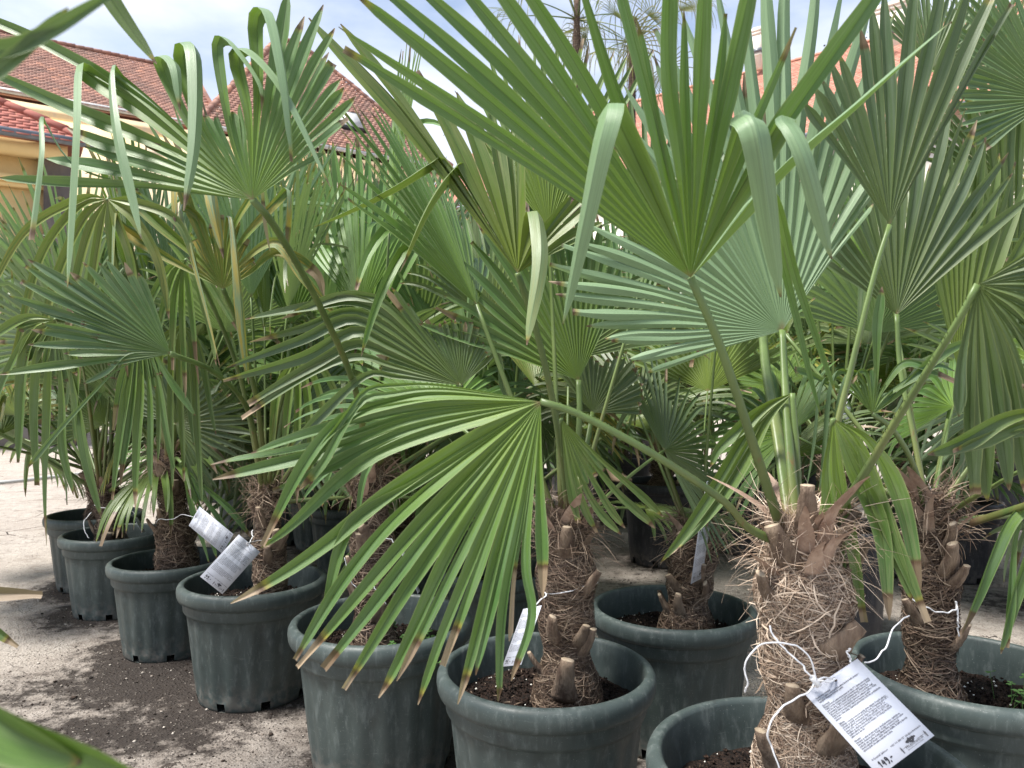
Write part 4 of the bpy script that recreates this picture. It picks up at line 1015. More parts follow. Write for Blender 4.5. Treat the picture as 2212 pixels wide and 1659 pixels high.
# A6 leaf reaching down left, A7 leaf hanging on the right of the trunk, A8 upright right fan
hero_leaf(pA['root'], (1712, 850), [[(1640, 900), (1540, 1060), (1425, 1215)], [(1650, 915), (1560, 1070), (1445, 1200)], [(1655, 880), (1560, 960), (1535, 1010)]], d=1.42, ax=-.05, w=.030, seed=16, brown=(.04, .07), rows=26, stalk=[(1725, 1140, 1.38), (1722, 1000, 1.40), None], r0=.010)
hero_leaf(pA['root'], (1800, 905), [[(1790, 1050, .03), (1830, 1300, .05)], [(1815, 1050, .02), (1875, 1345, .05)], [(1840, 1000), (1905, 1150), (1920, 1340)], [(1865, 1010), (1930, 1180), (1968, 1300)], [(1855, 960), (1900, 1100, .0), (2000, 1345)], [(1880, 960), (1950, 1100), (1985, 1290)]],
          d=1.30, ax=-.03, ay=-.08, w=.027, seed=17, brown=(.04, .09), rows=26, stalk=[(1775, 1150, 1.33), (1790, 1020, 1.34), None], r0=.011, yellow=.1, label='leaf hanging right of the trunk with split brown ends')
hero_leaf(pA['root'], (1922, 487), [(1735, 223), (1772, 170), (1812, 117), (1855, 63), (1912, -20), (1978, -50), (2042, -70), (2105, -70), (2170, -60), (2190, 10), (2150, 75), (2080, 210), (2010, 330)],
          stalk=[(1782, 1120, 1.32), (1800, 960, 1.34), (1840, 790, 1.36), (1890, 590, 1.38), None], d=1.40, ay=.03, gap=7.5, w=.034, seed=18, mat='leaf_cool', brown=(.01, .03), r0=.0082, r1=.0054, label='upright narrow fan leaf on a long thin stalk, right')
# R palm at the right edge
hero_leaf(p9['root'], (1937, 680), [(1770, 560), (1790, 470), (1820, 380), (1862, 290), (1905, 240), (1950, 200), (2005, 190), (2060, 220), (2110, 260), (2175, 330), (2230, 420)], stalk=[(2005, 1110, 1.8), (1975, 950, 1.86), (1945, 800, 1.92), None], d=1.95, gap=7, w=.036, seed=21, mat='leaf_cool', r1=.0075)
hero_leaf(p9['root'], (1885, 895), [[(1840, 850), (1790, 830), (1750, 810, -.04), (1712, 800, -.08)], [(1840, 840), (1800, 815), (1765, 850, -.1), (1745, 1060, -.1)], [(1850, 830), (1815, 800), (1785, 850, -.1), (1768, 1070, -.1)], [(1865, 825), (1835, 803, -.02), (1810, 850, -.1), (1790, 960, -.1)], [(1872, 810), (1850, 805), (1840, 830, -.05)],
          [(1892, 830), (1895, 700), (1905, 620)], [(1905, 840), (1960, 780), (2060, 826)], [(1915, 850), (2010, 790), (2062, 803)], [(1930, 860), (2020, 770), (2100, 735)]], stalk=[(2000, 1110, 1.8), (1975, 1010, 1.76), (1930, 930, 1.72), None], d=1.68, gap=8, w=.034, seed=22, mat='leaf', r1=.007, label='small leaf whose tips curl over in bright green arcs')
hero_leaf(p9['root'], (2330, 880), [[(2180, 900), (2080, 950), (2005, 981)], [(2200, 920), (2120, 950), (2058, 976)], [(2250, 925), (2200, 935), (2178, 940)], [(2230, 880), (2215, 850), (2205, 830)]], d=1.02, w=.034, seed=23, gap=12, stalk=[(2100, 1130, 1.7), (2300, 1060, 1.4), (2400, 960, 1.1), None], r0=.010)
hero_leaf(p9['root'], (2290, 1050), [[(2200, 1130), (2175, 1400)], [(2180, 1120), (2110, 1300), (2080, 1370)], [(2230, 1180), (2160, 1390), (2155, 1412)]], d=1.55, w=.030, seed=24, stalk=[(2030, 1120, 1.8), (2130, 1060, 1.7), (2230, 1010, 1.6), None], r0=.010, brown=(.05, .09))

# E palm leaves
hero_leaf(pE['root'], (1118, 590), [(668, 38, -.13), (735, 52, -.11), (742, 112, -.08), [(1000, 380, -.02), (978, 372, -.05), (930, 440, -.08), (858, 585, -.08)], [(960, 365, -.03), (930, 352, -.05), (850, 400, -.08), (680, 495, -.08)], (899, 155, -.06), (988, 197, -.04), (1061, 235, -.02), (1108, 278), (1122, 280),
          [(1150, 475, -.03), (1162, 462, -.07), (1166, 560, -.12), (1143, 748, -.12)], (1235, 425), (1285, 400), (1275, 440), (1300, 480), (1250, 520)],
          stalk=[(1228, 1110, 1.83), (1200, 900, 1.8), (1160, 720, 1.74), None], d=1.66, ay=-.12, gap=None, w=.040, rows=28, seed=31, mat='leaf_bright', brown=(.02, .05), yellow=.12, r1=.0085, label='bright green fan leaf with burnt segment tips')
hero_leaf(pE['root'], (1250, 822), [(905, 700), (960, 640), (985, 560), (1030, 480), (1085, 440), (1140, 430), (1195, 440), (1250, 450), (1300, 480), (1335, 540), (1350, 610)], stalk=[(1230, 1110, 1.86), (1244, 1000, 1.9), (1252, 900, 1.92), None], d=1.95, gap=6.5, w=.036, seed=32, mat='leaf', r1=.008)
hero_leaf(pE['root'], (1280, 892), [(1120, 700), (1180, 690), (1235, 720), (1278, 770), (1300, 790), (1335, 770), (1370, 780), (1390, 830), (1385, 890)], stalk=[(1235, 1110, 1.88), (1262, 990, 2.0), None], d=2.1, gap=9, w=.036, seed=33, mat='leaf_cool', r1=.007)
hero_leaf(pE['root'], (1212, 905), [[(1290, 985), (1350, 1040), (1432, 1118)], [(1280, 1000), (1340, 1070), (1412, 1145)], [(1265, 1010), (1310, 1090), (1352, 1140)], [(1250, 1020), (1290, 1100), (1340, 1155)], [(1240, 1020), (1265, 1100), (1290, 1150)], [(1225, 1010), (1238, 1080), (1250, 1130)]], d=1.75, gap=8, w=.030, seed=34, yellow=.15, mat='leaf', stalk=[(1225, 1115, 1.84), (1218, 1000, 1.82), None])

hero_leaf(p11['root'], (775, 790), [(600, 470), (625, 420), (648, 380), (672, 340), (695, 318), (720, 308), (748, 310), (778, 305), (802, 312), (838, 320), (868, 335), (895, 360), (925, 400), (948, 450)], stalk=[(862, 1060, 3.4), (820, 900, 3.1), None], d=2.8, ay=-.1, gap=None, w=.046, rows=22, seed=35, mat='leaf_bright', r1=.008, brown=(.005, .015), label='fan leaf of upright parallel straps against the beige facade')
hero_leaf(p9['root'], (2070, 800), [(1985, 470), (2005, 400), (2025, 350), (2050, 320), (2078, 300), (2105, 310), (2132, 300), (2160, 330), (2190, 350), (2225, 380), (2250, 440)], stalk=[(2012, 1100, 1.83), (2040, 950, 2.1), None], d=2.3, gap=None, w=.044, rows=22, seed=36, mat='leaf_bright', r1=.008, brown=(.01, .02), label='bright upright fan behind the right-hand stalks')
hero_leaf(PALMS['b16']['root'], (2180, 700), [(2060, 260), (2090, 200), (2120, 150), (2150, 120), (2180, 130), (2215, 100), (2240, 160), (2270, 240)], stalk=[(2500, 1100, 2.75), (2300, 850, 2.7), None], d=2.6, gap=None, w=.05, rows=22, seed=37, mat='leaf', r1=.008, brown=(.01, .02))
# D palm leaves
hero_leaf(pD['root'], (997, 833), [[(860, 815), (790, 812), (690, 900), (620, 975)], [(850, 790), (775, 770), (680, 800), (523, 905)], [(850, 770), (770, 745), (680, 790), (537, 873)], [(840, 745), (765, 715), (660, 770), (483, 822)], [(835, 725), (755, 690), (650, 740), (493, 803)], [(835, 705), (755, 672), (660, 705), (540, 742)], [(840, 690), (765, 652), (690, 660), (533, 692)], [(850, 670), (790, 640), (720, 645), (610, 690)],
          (845, 622), (880, 655), (905, 690), (935, 700), (960, 692), (985, 690), (1005, 695), (1018, 690), (1045, 740), [(1045, 790), (1075, 765), (1085, 830), (1100, 870)]],
          stalk=[(805, 1020, 2.2), (870, 930, 2.12), (950, 870, 2.05), None], d=1.95, ax=.0, gap=6.5, w=.034, rows=26, seed=41, mat='leaf_cool', brown=(.04, .08), r1=.007, label='grey-green fan leaf with curled left tips')
hero_leaf(pD['root'], (545, 432), [[(300, 400, 0), (160, 350), (90, 250, -.02), (82, 340, -.08), (60, 520, -.08)], (0, 395), [(330, 340), (200, 300), (150, 278)], [(380, 330), (130, 225), (-60, 140)], [(330, 260), (200, 168), (165, 148, -.02), (160, 300, -.08), (150, 620, -.1)],
          [(360, 250), (265, 170), (240, 150, -.03), (252, 300, -.09), (300, 515, -.1)], [(330, 240), (100, 100), (-90, 10)], [(430, 300), (350, 155), (345, 118, -.04), (372, 140, -.09), (390, 240, -.1)], [(440, 280), (395, 120), (420, 107, -.05), (422, 300, -.10), (402, 455, -.12)],
          [(500, 300), (470, 105), (500, 88, -.04), (560, 180, -.09), (560, 240, -.1)], [(540, 250), (515, 125), (545, 110, -.05), (620, 200, -.1), (715, 405, -.12)], [(560, 200), (558, 45), (590, 30, -.05), (610, 150, -.1), (632, 352, -.12)], [(600, 120), (625, -20)], (655, 35), (700, 10), (722, 60), (712, 115), (735, 170), (770, 210), (755, 260), (700, 330)],
          stalk=[(795, 1020, 2.2), (770, 850, 2.0), (700, 680, 1.75), (600, 500, 1.45), None], d=1.35, ax=-.06, ay=-.04, gap=7, w=.036, rows=32, seed=42, mat='leaf', brown=(.01, .03), r1=.008, label='large fan leaf at the upper left with many folded-over segments')
# F palm leaves
hero_leaf(pF['root'], (482, 625), [[(420, 590), (300, 520), (200, 440)], [(430, 560), (340, 480), (280, 430), (245, 460, -.05), (240, 620, -.08)], [(440, 520), (410, 440), (375, 355, -.02), (372, 420, -.06), (375, 495, -.07)], [(450, 520), (430, 470), (385, 450, -.03), (410, 560, -.07), (475, 790, -.09)], [(470, 500), (452, 385, -.02), (455, 383, -.05), (462, 450, -.08), (475, 560, -.08)], [(490, 500), (500, 470, -.03), (515, 600, -.08), (540, 830, -.09)],
          [(500, 500), (560, 402, -.02), (572, 400, -.05), (575, 450, -.07), (578, 545, -.07)], [(520, 520), (600, 430, -.02), (625, 410, -.05), (628, 460, -.07), (622, 540, -.07)], [(530, 560), (600, 520, -.02), (660, 600, -.05), (730, 690, -.06)], [(540, 590), (600, 545), (680, 590), (700, 640)]],
          stalk=[(575, 1075, 2.7), (560, 900, 2.5), (520, 720, 2.25), None], d=2.05, gap=9, w=.036, rows=30, seed=51, yellow=.9, brown=(.05, .2), r1=.007, label='yellowing fan leaf with brown hanging straps')
hero_leaf(pF['root'], (630, 700), [(535, 560), (550, 500), (590, 455), (625, 430), (660, 430), (700, 450), (735, 500), (750, 560), (740, 610)], stalk=[(580, 1075, 2.72), (610, 900, 2.8), None], d=2.85, gap=7, w=.042, seed=52, mat='leaf', r1=.008)
hero_leaf(pF['root'], (368, 764), [(60, 560), (20, 640), (90, 700), (60, 745), [(250, 775), (130, 790), (0, 810)], [(270, 790), (200, 850), (60, 1010)], [(280, 760), (230, 800), (180, 830)], (130, 640), (150, 590), (230, 560), (300, 590)], stalk=[(568, 1075, 2.7), (540, 900, 2.45), (470, 810, 2.1), None], d=1.85, ax=.12, gap=6, w=.030, seed=53, mat='leaf_cool', yellow=.05, r1=.007)
# G and 2
hero_leaf(pG['root'], (378, 916), [(240, 880), (250, 830), (300, 800), (350, 780), (400, 790), (450, 830), (520, 870), (560, 900), (560, 940), (540, 980), (500, 1010), (470, 1060), (455, 1100), (430, 1080)], stalk=[(372, 1000, 3.12), (376, 960, 3.1), None], d=3.0, gap=9, w=.024, seed=61, mat='leaf_cool', r1=.007)
hero_leaf(p2['root'], (225, 918), [(85, 990), (90, 950), (95, 915), (120, 880), (140, 850), (175, 830), (215, 820), (240, 830)], stalk=[(222, 1060, 3.66), (215, 990, 3.6), None], d=3.5, gap=7, w=.036, seed=62, mat='leaf', r1=.007)
hero_leaf(pG['root'], (300, 700), [[(290, 820, 0), (262, 1050)], [(305, 820), (290, 1100)], [(320, 820), (330, 1060)], [(335, 800), (375, 1020)], [(345, 780), (420, 900)], [(270, 800), (245, 930)], [(280, 820), (240, 1080)]], d=2.35, gap=8, w=.032, seed=63, mat='leaf', stalk=[(362, 1000, 3.1), (350, 860, 2.9), (320, 740, 2.5), None], label='leaf hanging in long straight straps between the left trunks')
hero_leaf(p2['root'], (120, 690), [[(60, 760), (40, 1000)], [(90, 770), (75, 1050)], [(110, 790), (100, 1180)], [(130, 790), (150, 1070)], [(150, 800), (215, 1120)], [(165, 780), (160, 960)], [(60, 720), (-20, 900)], [(50, 690), (-60, 760)]], d=1.9, ax=-.1, gap=9, w=.030, seed=64, mat='leaf', stalk=[(215, 1060, 3.66), (190, 860, 3.2), (160, 720, 2.4), None], brown=(.04, .1), label='leaf hanging in dark straps at the left edge')

hero_leaf(pG['root'], (232, 430), [[(180, 430), (60, 500), (-30, 640)], [(170, 450), (90, 560), (20, 800)], [(180, 480), (120, 620), (70, 850)], [(195, 500), (160, 640), (140, 790)], [(215, 520), (190, 680), (180, 830)], [(245, 520), (262, 680), (277, 815)], [(265, 500), (292, 600), (300, 760)], [(290, 470), (340, 560), (362, 690)], [(300, 440), (385, 480), (430, 600)]],
          d=2.0, ax=-.05, w=.024, rows=24, seed=65, yellow=.35, brown=(.1, .28), stalk=[(365, 990, 3.1), (340, 800, 2.8), (290, 560, 2.3), None], label='limp yellowing leaf whose long strips hang straight down')
hero_leaf(pF['root'], (400, 560), [[(380, 640), (372, 800)], [(395, 650), (400, 860)], [(412, 640), (430, 830)], [(430, 620), (470, 790)], [(445, 600), (520, 720)], [(370, 610), (335, 760)], [(360, 590), (300, 700)]], d=2.3, w=.022, rows=20, seed=66, yellow=.2, brown=(.08, .2), stalk=[(570, 1075, 2.7), (520, 820, 2.6), (450, 640, 2.4), None])
hero_leaf(pG['root'], (392, 700), [[(350, 760), (342, 1000)], [(372, 770), (372, 1060)], [(388, 780), (398, 1040)], [(405, 780), (418, 960)], [(418, 770), (436, 1090)], [(430, 750), (468, 940)]], d=2.75, w=.026, rows=20, seed=67, brown=(.02, .06), stalk=[(368, 1000, 3.1), (372, 860, 3.0), None])
hero_leaf(pG['root'], (392, 1000), [[(430, 1060), (478, 1130), (500, 1190)], [(420, 1070), (455, 1150), (470, 1210)], [(412, 1080), (440, 1170), (452, 1215)], [(440, 1050), (500, 1100), (540, 1160)]], d=3.0, w=.034, rows=18, seed=68, gap=8, brown=(.02, .06), stalk=[(372, 1010, 3.12), (380, 990, 3.05), None])
hero_leaf(pF['root'], (640, 770), [[(600, 850), (580, 1000)], [(625, 860), (610, 1040)], [(645, 860), (640, 1090)], [(665, 850), (675, 1060)], [(685, 830), (720, 1000)], [(700, 800), (760, 930)]], d=2.45, w=.026, rows=20, seed=69, yellow=.25, brown=(.05, .14), stalk=[(578, 1075, 2.7), (600, 900, 2.6), None])
# generic crowns
front = (-PI/2, 1.25, -90, 62)
crown(pE, 14, 101, .9, [(-PI/2, 1.65, -90, 90)], 15, 88, young=4)
crown(pD, 16, 102, .92, [(-PI/2, 1.5, -90, 90), (PI, 1.2, -90, 76)], 15, 88, young=5)
crown(pF, 17, 103, 1.0, [front, (PI, 1.3, -90, 74)], 10, 88, young=5)
crown(pG, 20, 104, .98, [(-PI/2, 1.0, -90, 50), (-2.4, .6, -90, 45)], 22, 88, young=5)
crown(p2, 24, 105, 1.08, [(-PI/2, .8, -90, 40)], 20, 88, young=6)
crown(p1, 22, 106, 1.12, None, 20, 88, young=6)
crown(p7, 10, 107, .9, [(-PI/2, 1.6, -90, 90)], 45)
crown(p9, 12, 108, .9, [(-PI/2, 1.45, -90, 90), (PI, .5, -90, 90)], 5)
crown(p10, 19, 109, 1.0, [front], 10, 88, young=5)
for q, s_ in ((p11, 110), (p12, 111), (p13, 112), (p14, 113), (p15, 114), (p16, 115), (p17, 117), (p18, 118), (p22, 119)): crown(q, 19, s_, 1.05, None if q['d'] > 3.6 else [front], 34 if q in (p15, p16) else 8, 88, young=5)
for i, b_ in enumerate(bgp): crown(PALMS[b_[0]], 21, 130+i, 1.12 if b_[2] > 3 else 1.0, [front] if b_[2] < 4 else None, 12, 88, young=7)

# tall windmill palms with thin tattered crowns showing above the block
def tall_palm(x, d, h, label, seed, sc=.9):
    root = ob('potted_palm', None, loc=(x, d, 0), label=label, cat='palm', group='tall tattered palms at the back')
    p = ob('pot', POT['black'], root, loc=(0, 0, .003)); p.scale = (.6, .6, .6); s = ob('soil', SOIL, root, loc=(0, 0, .53)); s.scale = (.6, .6, .6)
    POTPOS.append((x, d, .6)); top = np.array([.05, 0, h])
    tr, *_ = make_trunk(root, (0, 0, .5), top, .06, .045, seed, 700, 3, 60); info = dict(root=root, top=top)
    r = np.random.default_rng(seed)
    for i in range(13):
        add_lib_leaf(root, top, i*2.4+seed, [70, 40, 25, 5, -15][i % 5], int(r.integers(0, 3)), 'd' if i % 5 > 0 else 'n', sc)
tall_palm(.60, 7.6, 4.75, 'tall palm with thin brown drooping leaves against the sky, upper middle', 3)
tall_palm(1.22, 8.0, 4.7, 'tall palm with tattered hanging leaves left of the white chimney shaft', 4)
tall_palm(4.0, 6.6, 3.0, 'tall palm with grey-green fans at the upper right corner', 5, 1.2)
tall_palm(3.6, 4.4, 2.0, 'palm with dark fans reaching in from the upper right edge', 6, 1.2)

for hh, tips, dd, sd in (((2190, 420), [(1985, 340), (1975, 260), (2000, 190), (2040, 130), (2090, 90), (2150, 60), (2215, 50), (2270, 90)], 2.9, 81),
        ((2270, 215), [(2110, 335), (2072, 275), (2050, 200), (2040, 120), (2052, 50), (2085, -10), (2140, -50), (2200, -60)], 2.5, 82),
        ((2010, 150), [(1905, 60), (1930, 10), (1960, -30), (2000, -50), (2040, -40), (2080, -10), (2120, 50), (2140, 130), (2120, 190)], 3.8, 83)):
    hero_leaf(PALMS['b8']['root'], hh, tips, d=dd, gap=6, w=.032, rows=20, seed=sd, mat='leaf_cool', brown=(.01, .03), stalk=[(2480, 560, 3.6), (2400, 450, 3.3), None])
# palm standing left of the camera: only a few leaves reach into the picture
pL = palm_at('L', -.88, .72, .5, 'palm just left of the camera whose blurred leaves reach into the picture', seed=70, nf=300, trunk_top=.45)
hero_leaf(pL['root'], (-420, 1500), [[(-150, 1490), (100, 1600), (330, 1680)], [(-200, 1530), (60, 1680), (240, 1740)], [(-160, 1430), (0, 1560), (180, 1640)]], d=.36, ax=-.02, w=.034, seed=71, brown=(.01, .02), mat='leaf_bright', stalk=[(-890, 1400, .72), (-700, 1450, .5), None], gap=14)
hero_leaf(pL['root'], (-330, 250), [[(-100, 130), (60, 95), (260, -15)], [(-60, 180), (30, 130), (150, 20)]], d=.42, w=.012, seed=72, brown=(.01, .02), mat='leaf_cool', stalk=[(-890, 1400, .72), (-750, 800, .55), None])
hero_leaf(pL['root'], (60, -420), [[(150, -180), (235, -10), (340, 140)], [(100, -200), (160, -60), (200, -10)]], d=.9, w=.030, seed=73, brown=(.01, .02), stalk=[(-890, 1400, .72), (-620, 400, .8), None])
hero_leaf(pL['root'], (-250, 1230), [[(-100, 1270), (0, 1285), (92, 1290)], [(-100, 1310), (-20, 1355), (40, 1396)], [(-120, 1340), (-60, 1420), (-20, 1480)]], d=1.0, w=.024, seed=74, brown=(.06, .1), stalk=[(-890, 1400, .72), (-560, 1290, .88), None])

# ------------------------------------------------------------------ ground
n = 300; xs = np.linspace(-3.6, 3.6, n); ys = np.linspace(.2, 7.4, n); X, Y = np.meshgrid(xs, ys, indexing='ij')
dirt = np.full(X.shape, -.35)
for (x, y, D) in POTPOS:
    r_ = np.hypot(X-x, Y-y)/D; dirt = np.maximum(dirt, .62-.85*np.clip(r_-.36, 0, 3))
for (px, py, rx, ry, a) in ((330, 1480, .62, .30, .75), (560, 1600, .45, .25, .55), (150, 1600, .5, .28, .62), (60, 1520, .3, .12, .45), (420, 1560, .5, .3, .6), (420, 1380, .3, .2, .5), (1530, 1190, .7, .7, .7), (2130, 1290, .5, .5, .6), (1320, 1260, .5, .5, .7), (700, 1640, .3, .15, .6)):
    d_ = CAM_H*FPX/(py-CY); x0 = (px-CX)/FPX*d_; q = ((X-x0)/rx)**2+((Y-d_)/ry)**2; dirt = np.maximum(dirt, a*np.exp(-q*.9)-.08)
fb = fbm(X+20, Y+20, 1.9, 3)
dirt = dirt+fb*.42
hgt = .004*fbm(X+9, Y+9, 6, 5)+.006*np.clip(dirt-.4, 0, 1)
V = np.stack([X, Y, hgt], -1).reshape(-1, 3)
edge = (np.minimum.reduce([X-xs[0], xs[-1]-X, Y-ys[0], ys[-1]-Y]) < 1e-6).reshape(-1); V[edge, 2] = 0
Qn = grid_quads(n, n)[:, ::-1]
nb = len(V); L_ = 220.
x0, x1, y0, y1 = xs[0], xs[-1], ys[0], ys[-1]
outer = np.array([[-L_, -60, 0], [x0, -60, 0], [x1, -60, 0], [L_, -60, 0], [-L_, y0, 0], [L_, y0, 0], [-L_, y1, 0], [L_, y1, 0], [-L_, 320, 0], [x0, 320, 0], [x1, 320, 0], [L_, 320, 0]])
c00, c01, c10, c11 = 0, n-1, (n-1)*n, n*n-1
oq = [[nb, nb+1, c00, nb+4], [nb+1, nb+2, c10, c00], [nb+2, nb+3, nb+5, c10], [nb+4, c00, c01, nb+6], [c10, nb+5, nb+7, c11], [nb+6, c01, nb+9, nb+8], [c01, c11, nb+10, nb+9], [c11, nb+7, nb+11, nb+10]]
Vall = np.vstack([V, outer]); dat = np.concatenate([dirt.reshape(-1), np.full(12, -.3)])
G_ = ob('ground', mesh_np('ground', Vall, np.vstack([Qn, oq]), None, dict(dirt=dat), [M['ground']], True), kind='structure')
# loose stones and soil crumbs
def scatter(name, n, size, mat, cond, seed):
    r = np.random.default_rng(seed); mb = MB(); ico = np.array([[1, 0, 0], [-1, 0, 0], [0, 1, 0], [0, -1, 0], [0, 0, 1], [0, 0, -1.]]); f = np.array([[0, 2, 4], [2, 1, 4], [1, 3, 4], [3, 0, 4], [2, 0, 5], [1, 2, 5], [3, 1, 5], [0, 3, 5]])
    Vs = []; Ts = []; c = 0
    while c < n:
        x, y = r.uniform(-2.6, 2.4), r.uniform(1.4, 4.6)
        i = int((x-xs[0])/(xs[1]-xs[0])); j = int((y-ys[0])/(ys[1]-ys[0])); dd = dirt[i, j]
        if not cond(dd, r): continue
        s = size*r.lognormal(0, .45); R_ = r.normal(0, 1, (3, 3)); qq, _ = np.linalg.qr(R_)
        Vs.append((ico*s*r.uniform(.6, 1, 3))@qq*np.array([1, 1, .55])+np.array([x, y, hgt[i, j]+s*.25])); Ts.append(f+c*6); c += 1
    ob(name, mesh_np(name, np.concatenate(Vs), None, np.concatenate(Ts), None, [M[mat]]), kind='stuff', label='loose '+('pale pebbles' if mat == 'pebble' else 'dark soil crumbs')+' lying on the concrete between the pots', cat='gravel' if mat == 'pebble' else 'soil')
scatter('loose_pebbles', 2600, .0042, 'pebble', lambda d, r: d > -.2 and r.random() < .6, 1)
scatter('soil_crumbs', 4200, .0034, 'crumb', lambda d, r: d > .25+.25*r.random(), 2)

# ------------------------------------------------------------------ tags, strings, small things
FONT = None
def text_mesh(body, size, width=None, spacing=1.0, bold=0.0, align='LEFT'):
    cu = bpy.data.curves.new('text', 'FONT'); cu.body = body; cu.size = size; cu.space_line = spacing; cu.align_x = align; cu.resolution_u = 1
    cu.offset = bold
    if width: 
        cu.text_boxes[0].width = width
    o = bpy.data.objects.new('tmp', cu); COL.objects.link(o); dg = bpy.context.evaluated_depsgraph_get(); me = bpy.data.meshes.new_from_object(o.evaluated_get(dg))
    COL.objects.unlink(o); bpy.data.objects.remove(o); return me
PARAS = [('Trachycarpus fortunei', 'Jedná sa o palmu z najodolnejších paliem ktorá sa bežne pestuje v teplejších oblastiach mierneho pásma.'),
 ('Zimovanie', 'Mrazuvzdornosť palmy trachycarpus až -14/-17°C (krátkodobo/denne). Palmy čerstvo vysadené do zeme je potrebné najmä v zimnom období prvé dve zimy. I takto chrániť pribúdaním hmoty ovíjaním počas premrzania. Kmeň s korene už pri mrazoch -10°C je potrebné obaliť výhrevným káblom a bezvzdušným záhrevom netkanou textíliou. Všetky druhy krytov sa musia vetrať. Inak hrozí zaparenie, plesnivé ochorenia a úhyn palmy. Zaparená palma môže horšie ako podchladnutie mrazom.'),
 ('Zálievka', 'Vyžaduje v letných mesiacoch vysokú dávku zálievky. Dospelá palma je schopná za týždeň spotrebovať až 150L vody. Pri teplotách okolo 25°C je možné zalievať trachycarpus denne. Pri teplote okolo 20°C a menej, toľko vody nespotrebuje. Treba zohľadniť. Pri pôde ide o kvetináč, je zálievka nutná individuálne. Pri teplote 0 až 5°C stačí rastlinu zalievať raz za jeden až 2 mesiace. Vo voľnej pôde zalievať palmu raz za dva dni.'),
 ('Hnojenie', 'Hnojenie je veľmi vhodné na jar po skončení mrazov, opatrným na listovým obsahom prvkov. Postup od mája 1x mesačne by bolo palme prihnojiť, aby sa palme dostali základné živiny. Jesenné hnojiť vhodné zabrániť hnojivá s vyšším obsahom draslíka. Draslík podporuje vyzretie pletív čím palmu nepriamo na zimu.'),
 ]
def wrap(t, n=74):
    out = []; line = ''
    for w_ in t.split():
        if len(line)+len(w_)+1 > n: out.append(line); line = w_
        else: line = (line+' '+w_).strip()
    out.append(line); return out
def tag(name_label, TL, TR, BL, price, knot=None, detail=True, cw=.10, parent=None):
    """card with printed text; TL, TR, BL world corners as the text reads"""
    TL, TR, BL = map(np.array, (TL, TR, BL)); Uv = TR-TL; w = np.linalg.norm(Uv); Uv = Uv/w; Vv = BL-TL; Vv = Vv-np.dot(Vv, Uv)*Uv; h = np.linalg.norm(Vv); Vv /= h
    n_ = np.cross(Uv, -Vv); 
    root = ob('plant_tag', None, loc=TL, label=name_label, cat='tag', group='white care tags tied to the palms')
    # card with a hole
    hx, hy, hr = w*.5, h*.05, w*.032
    m = 16; ang = np.arange(m)/m*2*PI; hole = np.stack([hx+hr*np.cos(ang), hy+hr*np.sin(ang)], -1); sq = []
    for a in ang:
        c_, s_ = math.cos(a), math.sin(a); k = min((w-hx if c_ > 0 else hx)/max(abs(c_), 1e-6), (h-hy if s_ > 0 else hy)/max(abs(s_), 1e-6)); sq.append((hx+c_*k, hy+s_*k))
    sq = np.array(sq); corners = [(w, h), (0, h), (0, 0), (w, 0)]
    for cx_, cy_ in corners:
        a = math.atan2(cy_-hy, cx_-hx) % (2*PI); j = int(round(a/(2*PI)*m)) % m; 
        dists = np.hypot(sq[:, 0]-cx_, sq[:, 1]-cy_)
        sq[np.argmin([abs(((t-a+PI) % (2*PI))-PI) for t in ang])] = (cx_, cy_)
    F2 = np.vstack([hole, sq]); th = .0006
    bend = lambda q: .006*np.sin(q[:, 1]/h*PI)
    # subdivide rows are not needed: the card is stiff
    V = np.vstack([np.c_[F2, np.zeros(2*m)], np.c_[F2, -np.full(2*m, th)]])
    Q = []
    for i in range(m):
        j = (i+1) % m; Q += [[i, m+i, m+j, j], [2*m+j, 3*m+j, 3*m+i, 2*m+i], [m+i, 3*m+i, 3*m+j, m+j], [j, 2*m+j, 2*m+i, i]]
    Wm = np.stack([Uv, Vv, n_], 1)
    ob('card', mesh_np('card', V@Wm.T, Q, None, None, [M['card']]), root)
    Mx = Matrix([[Uv[0], -Vv[0], n_[0], 0], [Uv[1], -Vv[1], n_[1], 0], [Uv[2], -Vv[2], n_[2], 0], [0, 0, 0, 1]])
    def put(nm, me, x, y, mat, lift=.0009, rot=0.0):
        me.materials.clear(); me.materials.append(M[mat])
        me.transform(Mx@Matrix.Translation((x, -y, lift))@Matrix.Rotation(rot, 4, 'Z')); o = ob(nm, me, root); return o
    if detail:
        fs = w*.0335; y = h*.115; lines = []
        for hd, body in PARAS:
            lines.append(('B', hd)); lines += [('N', l) for l in wrap(body, 68)]; lines.append(('S', ''))
        mb_ = []
        body = '\n'.join(l for k, l in lines)
        nl = len(lines); sp = (h*.69)/nl/fs
        me = text_mesh(body, fs, spacing=sp, bold=.00006*w/.1)
        xsn = np.zeros(len(me.vertices)*3, np.float32); me.vertices.foreach_get('co', xsn); xsn = xsn.reshape(-1, 3); sx = (w*.86)/max(1e-6, xsn[:, 0].max()); me.transform(Matrix.Scale(sx, 4, (1, 0, 0)))
        put('printed_text', me, w*.07, y, 'ink')
        put('printed_text', text_mesh('© Kvetináč Jablonov      +421 911 888 627  info@mediterania.sk', fs, bold=.00005), w*.07, h*.865, 'ink')
        put('printed_text', text_mesh('Mediteranis.sk', fs*1.6), w*.56, h*.957, 'ink')
        put('printed_text', text_mesh('záhradnícke centrum a škôlka', fs*.7), w*.56, h*.975, 'ink')
    # tree emblem
    r = np.random.default_rng(4); mb = MB()
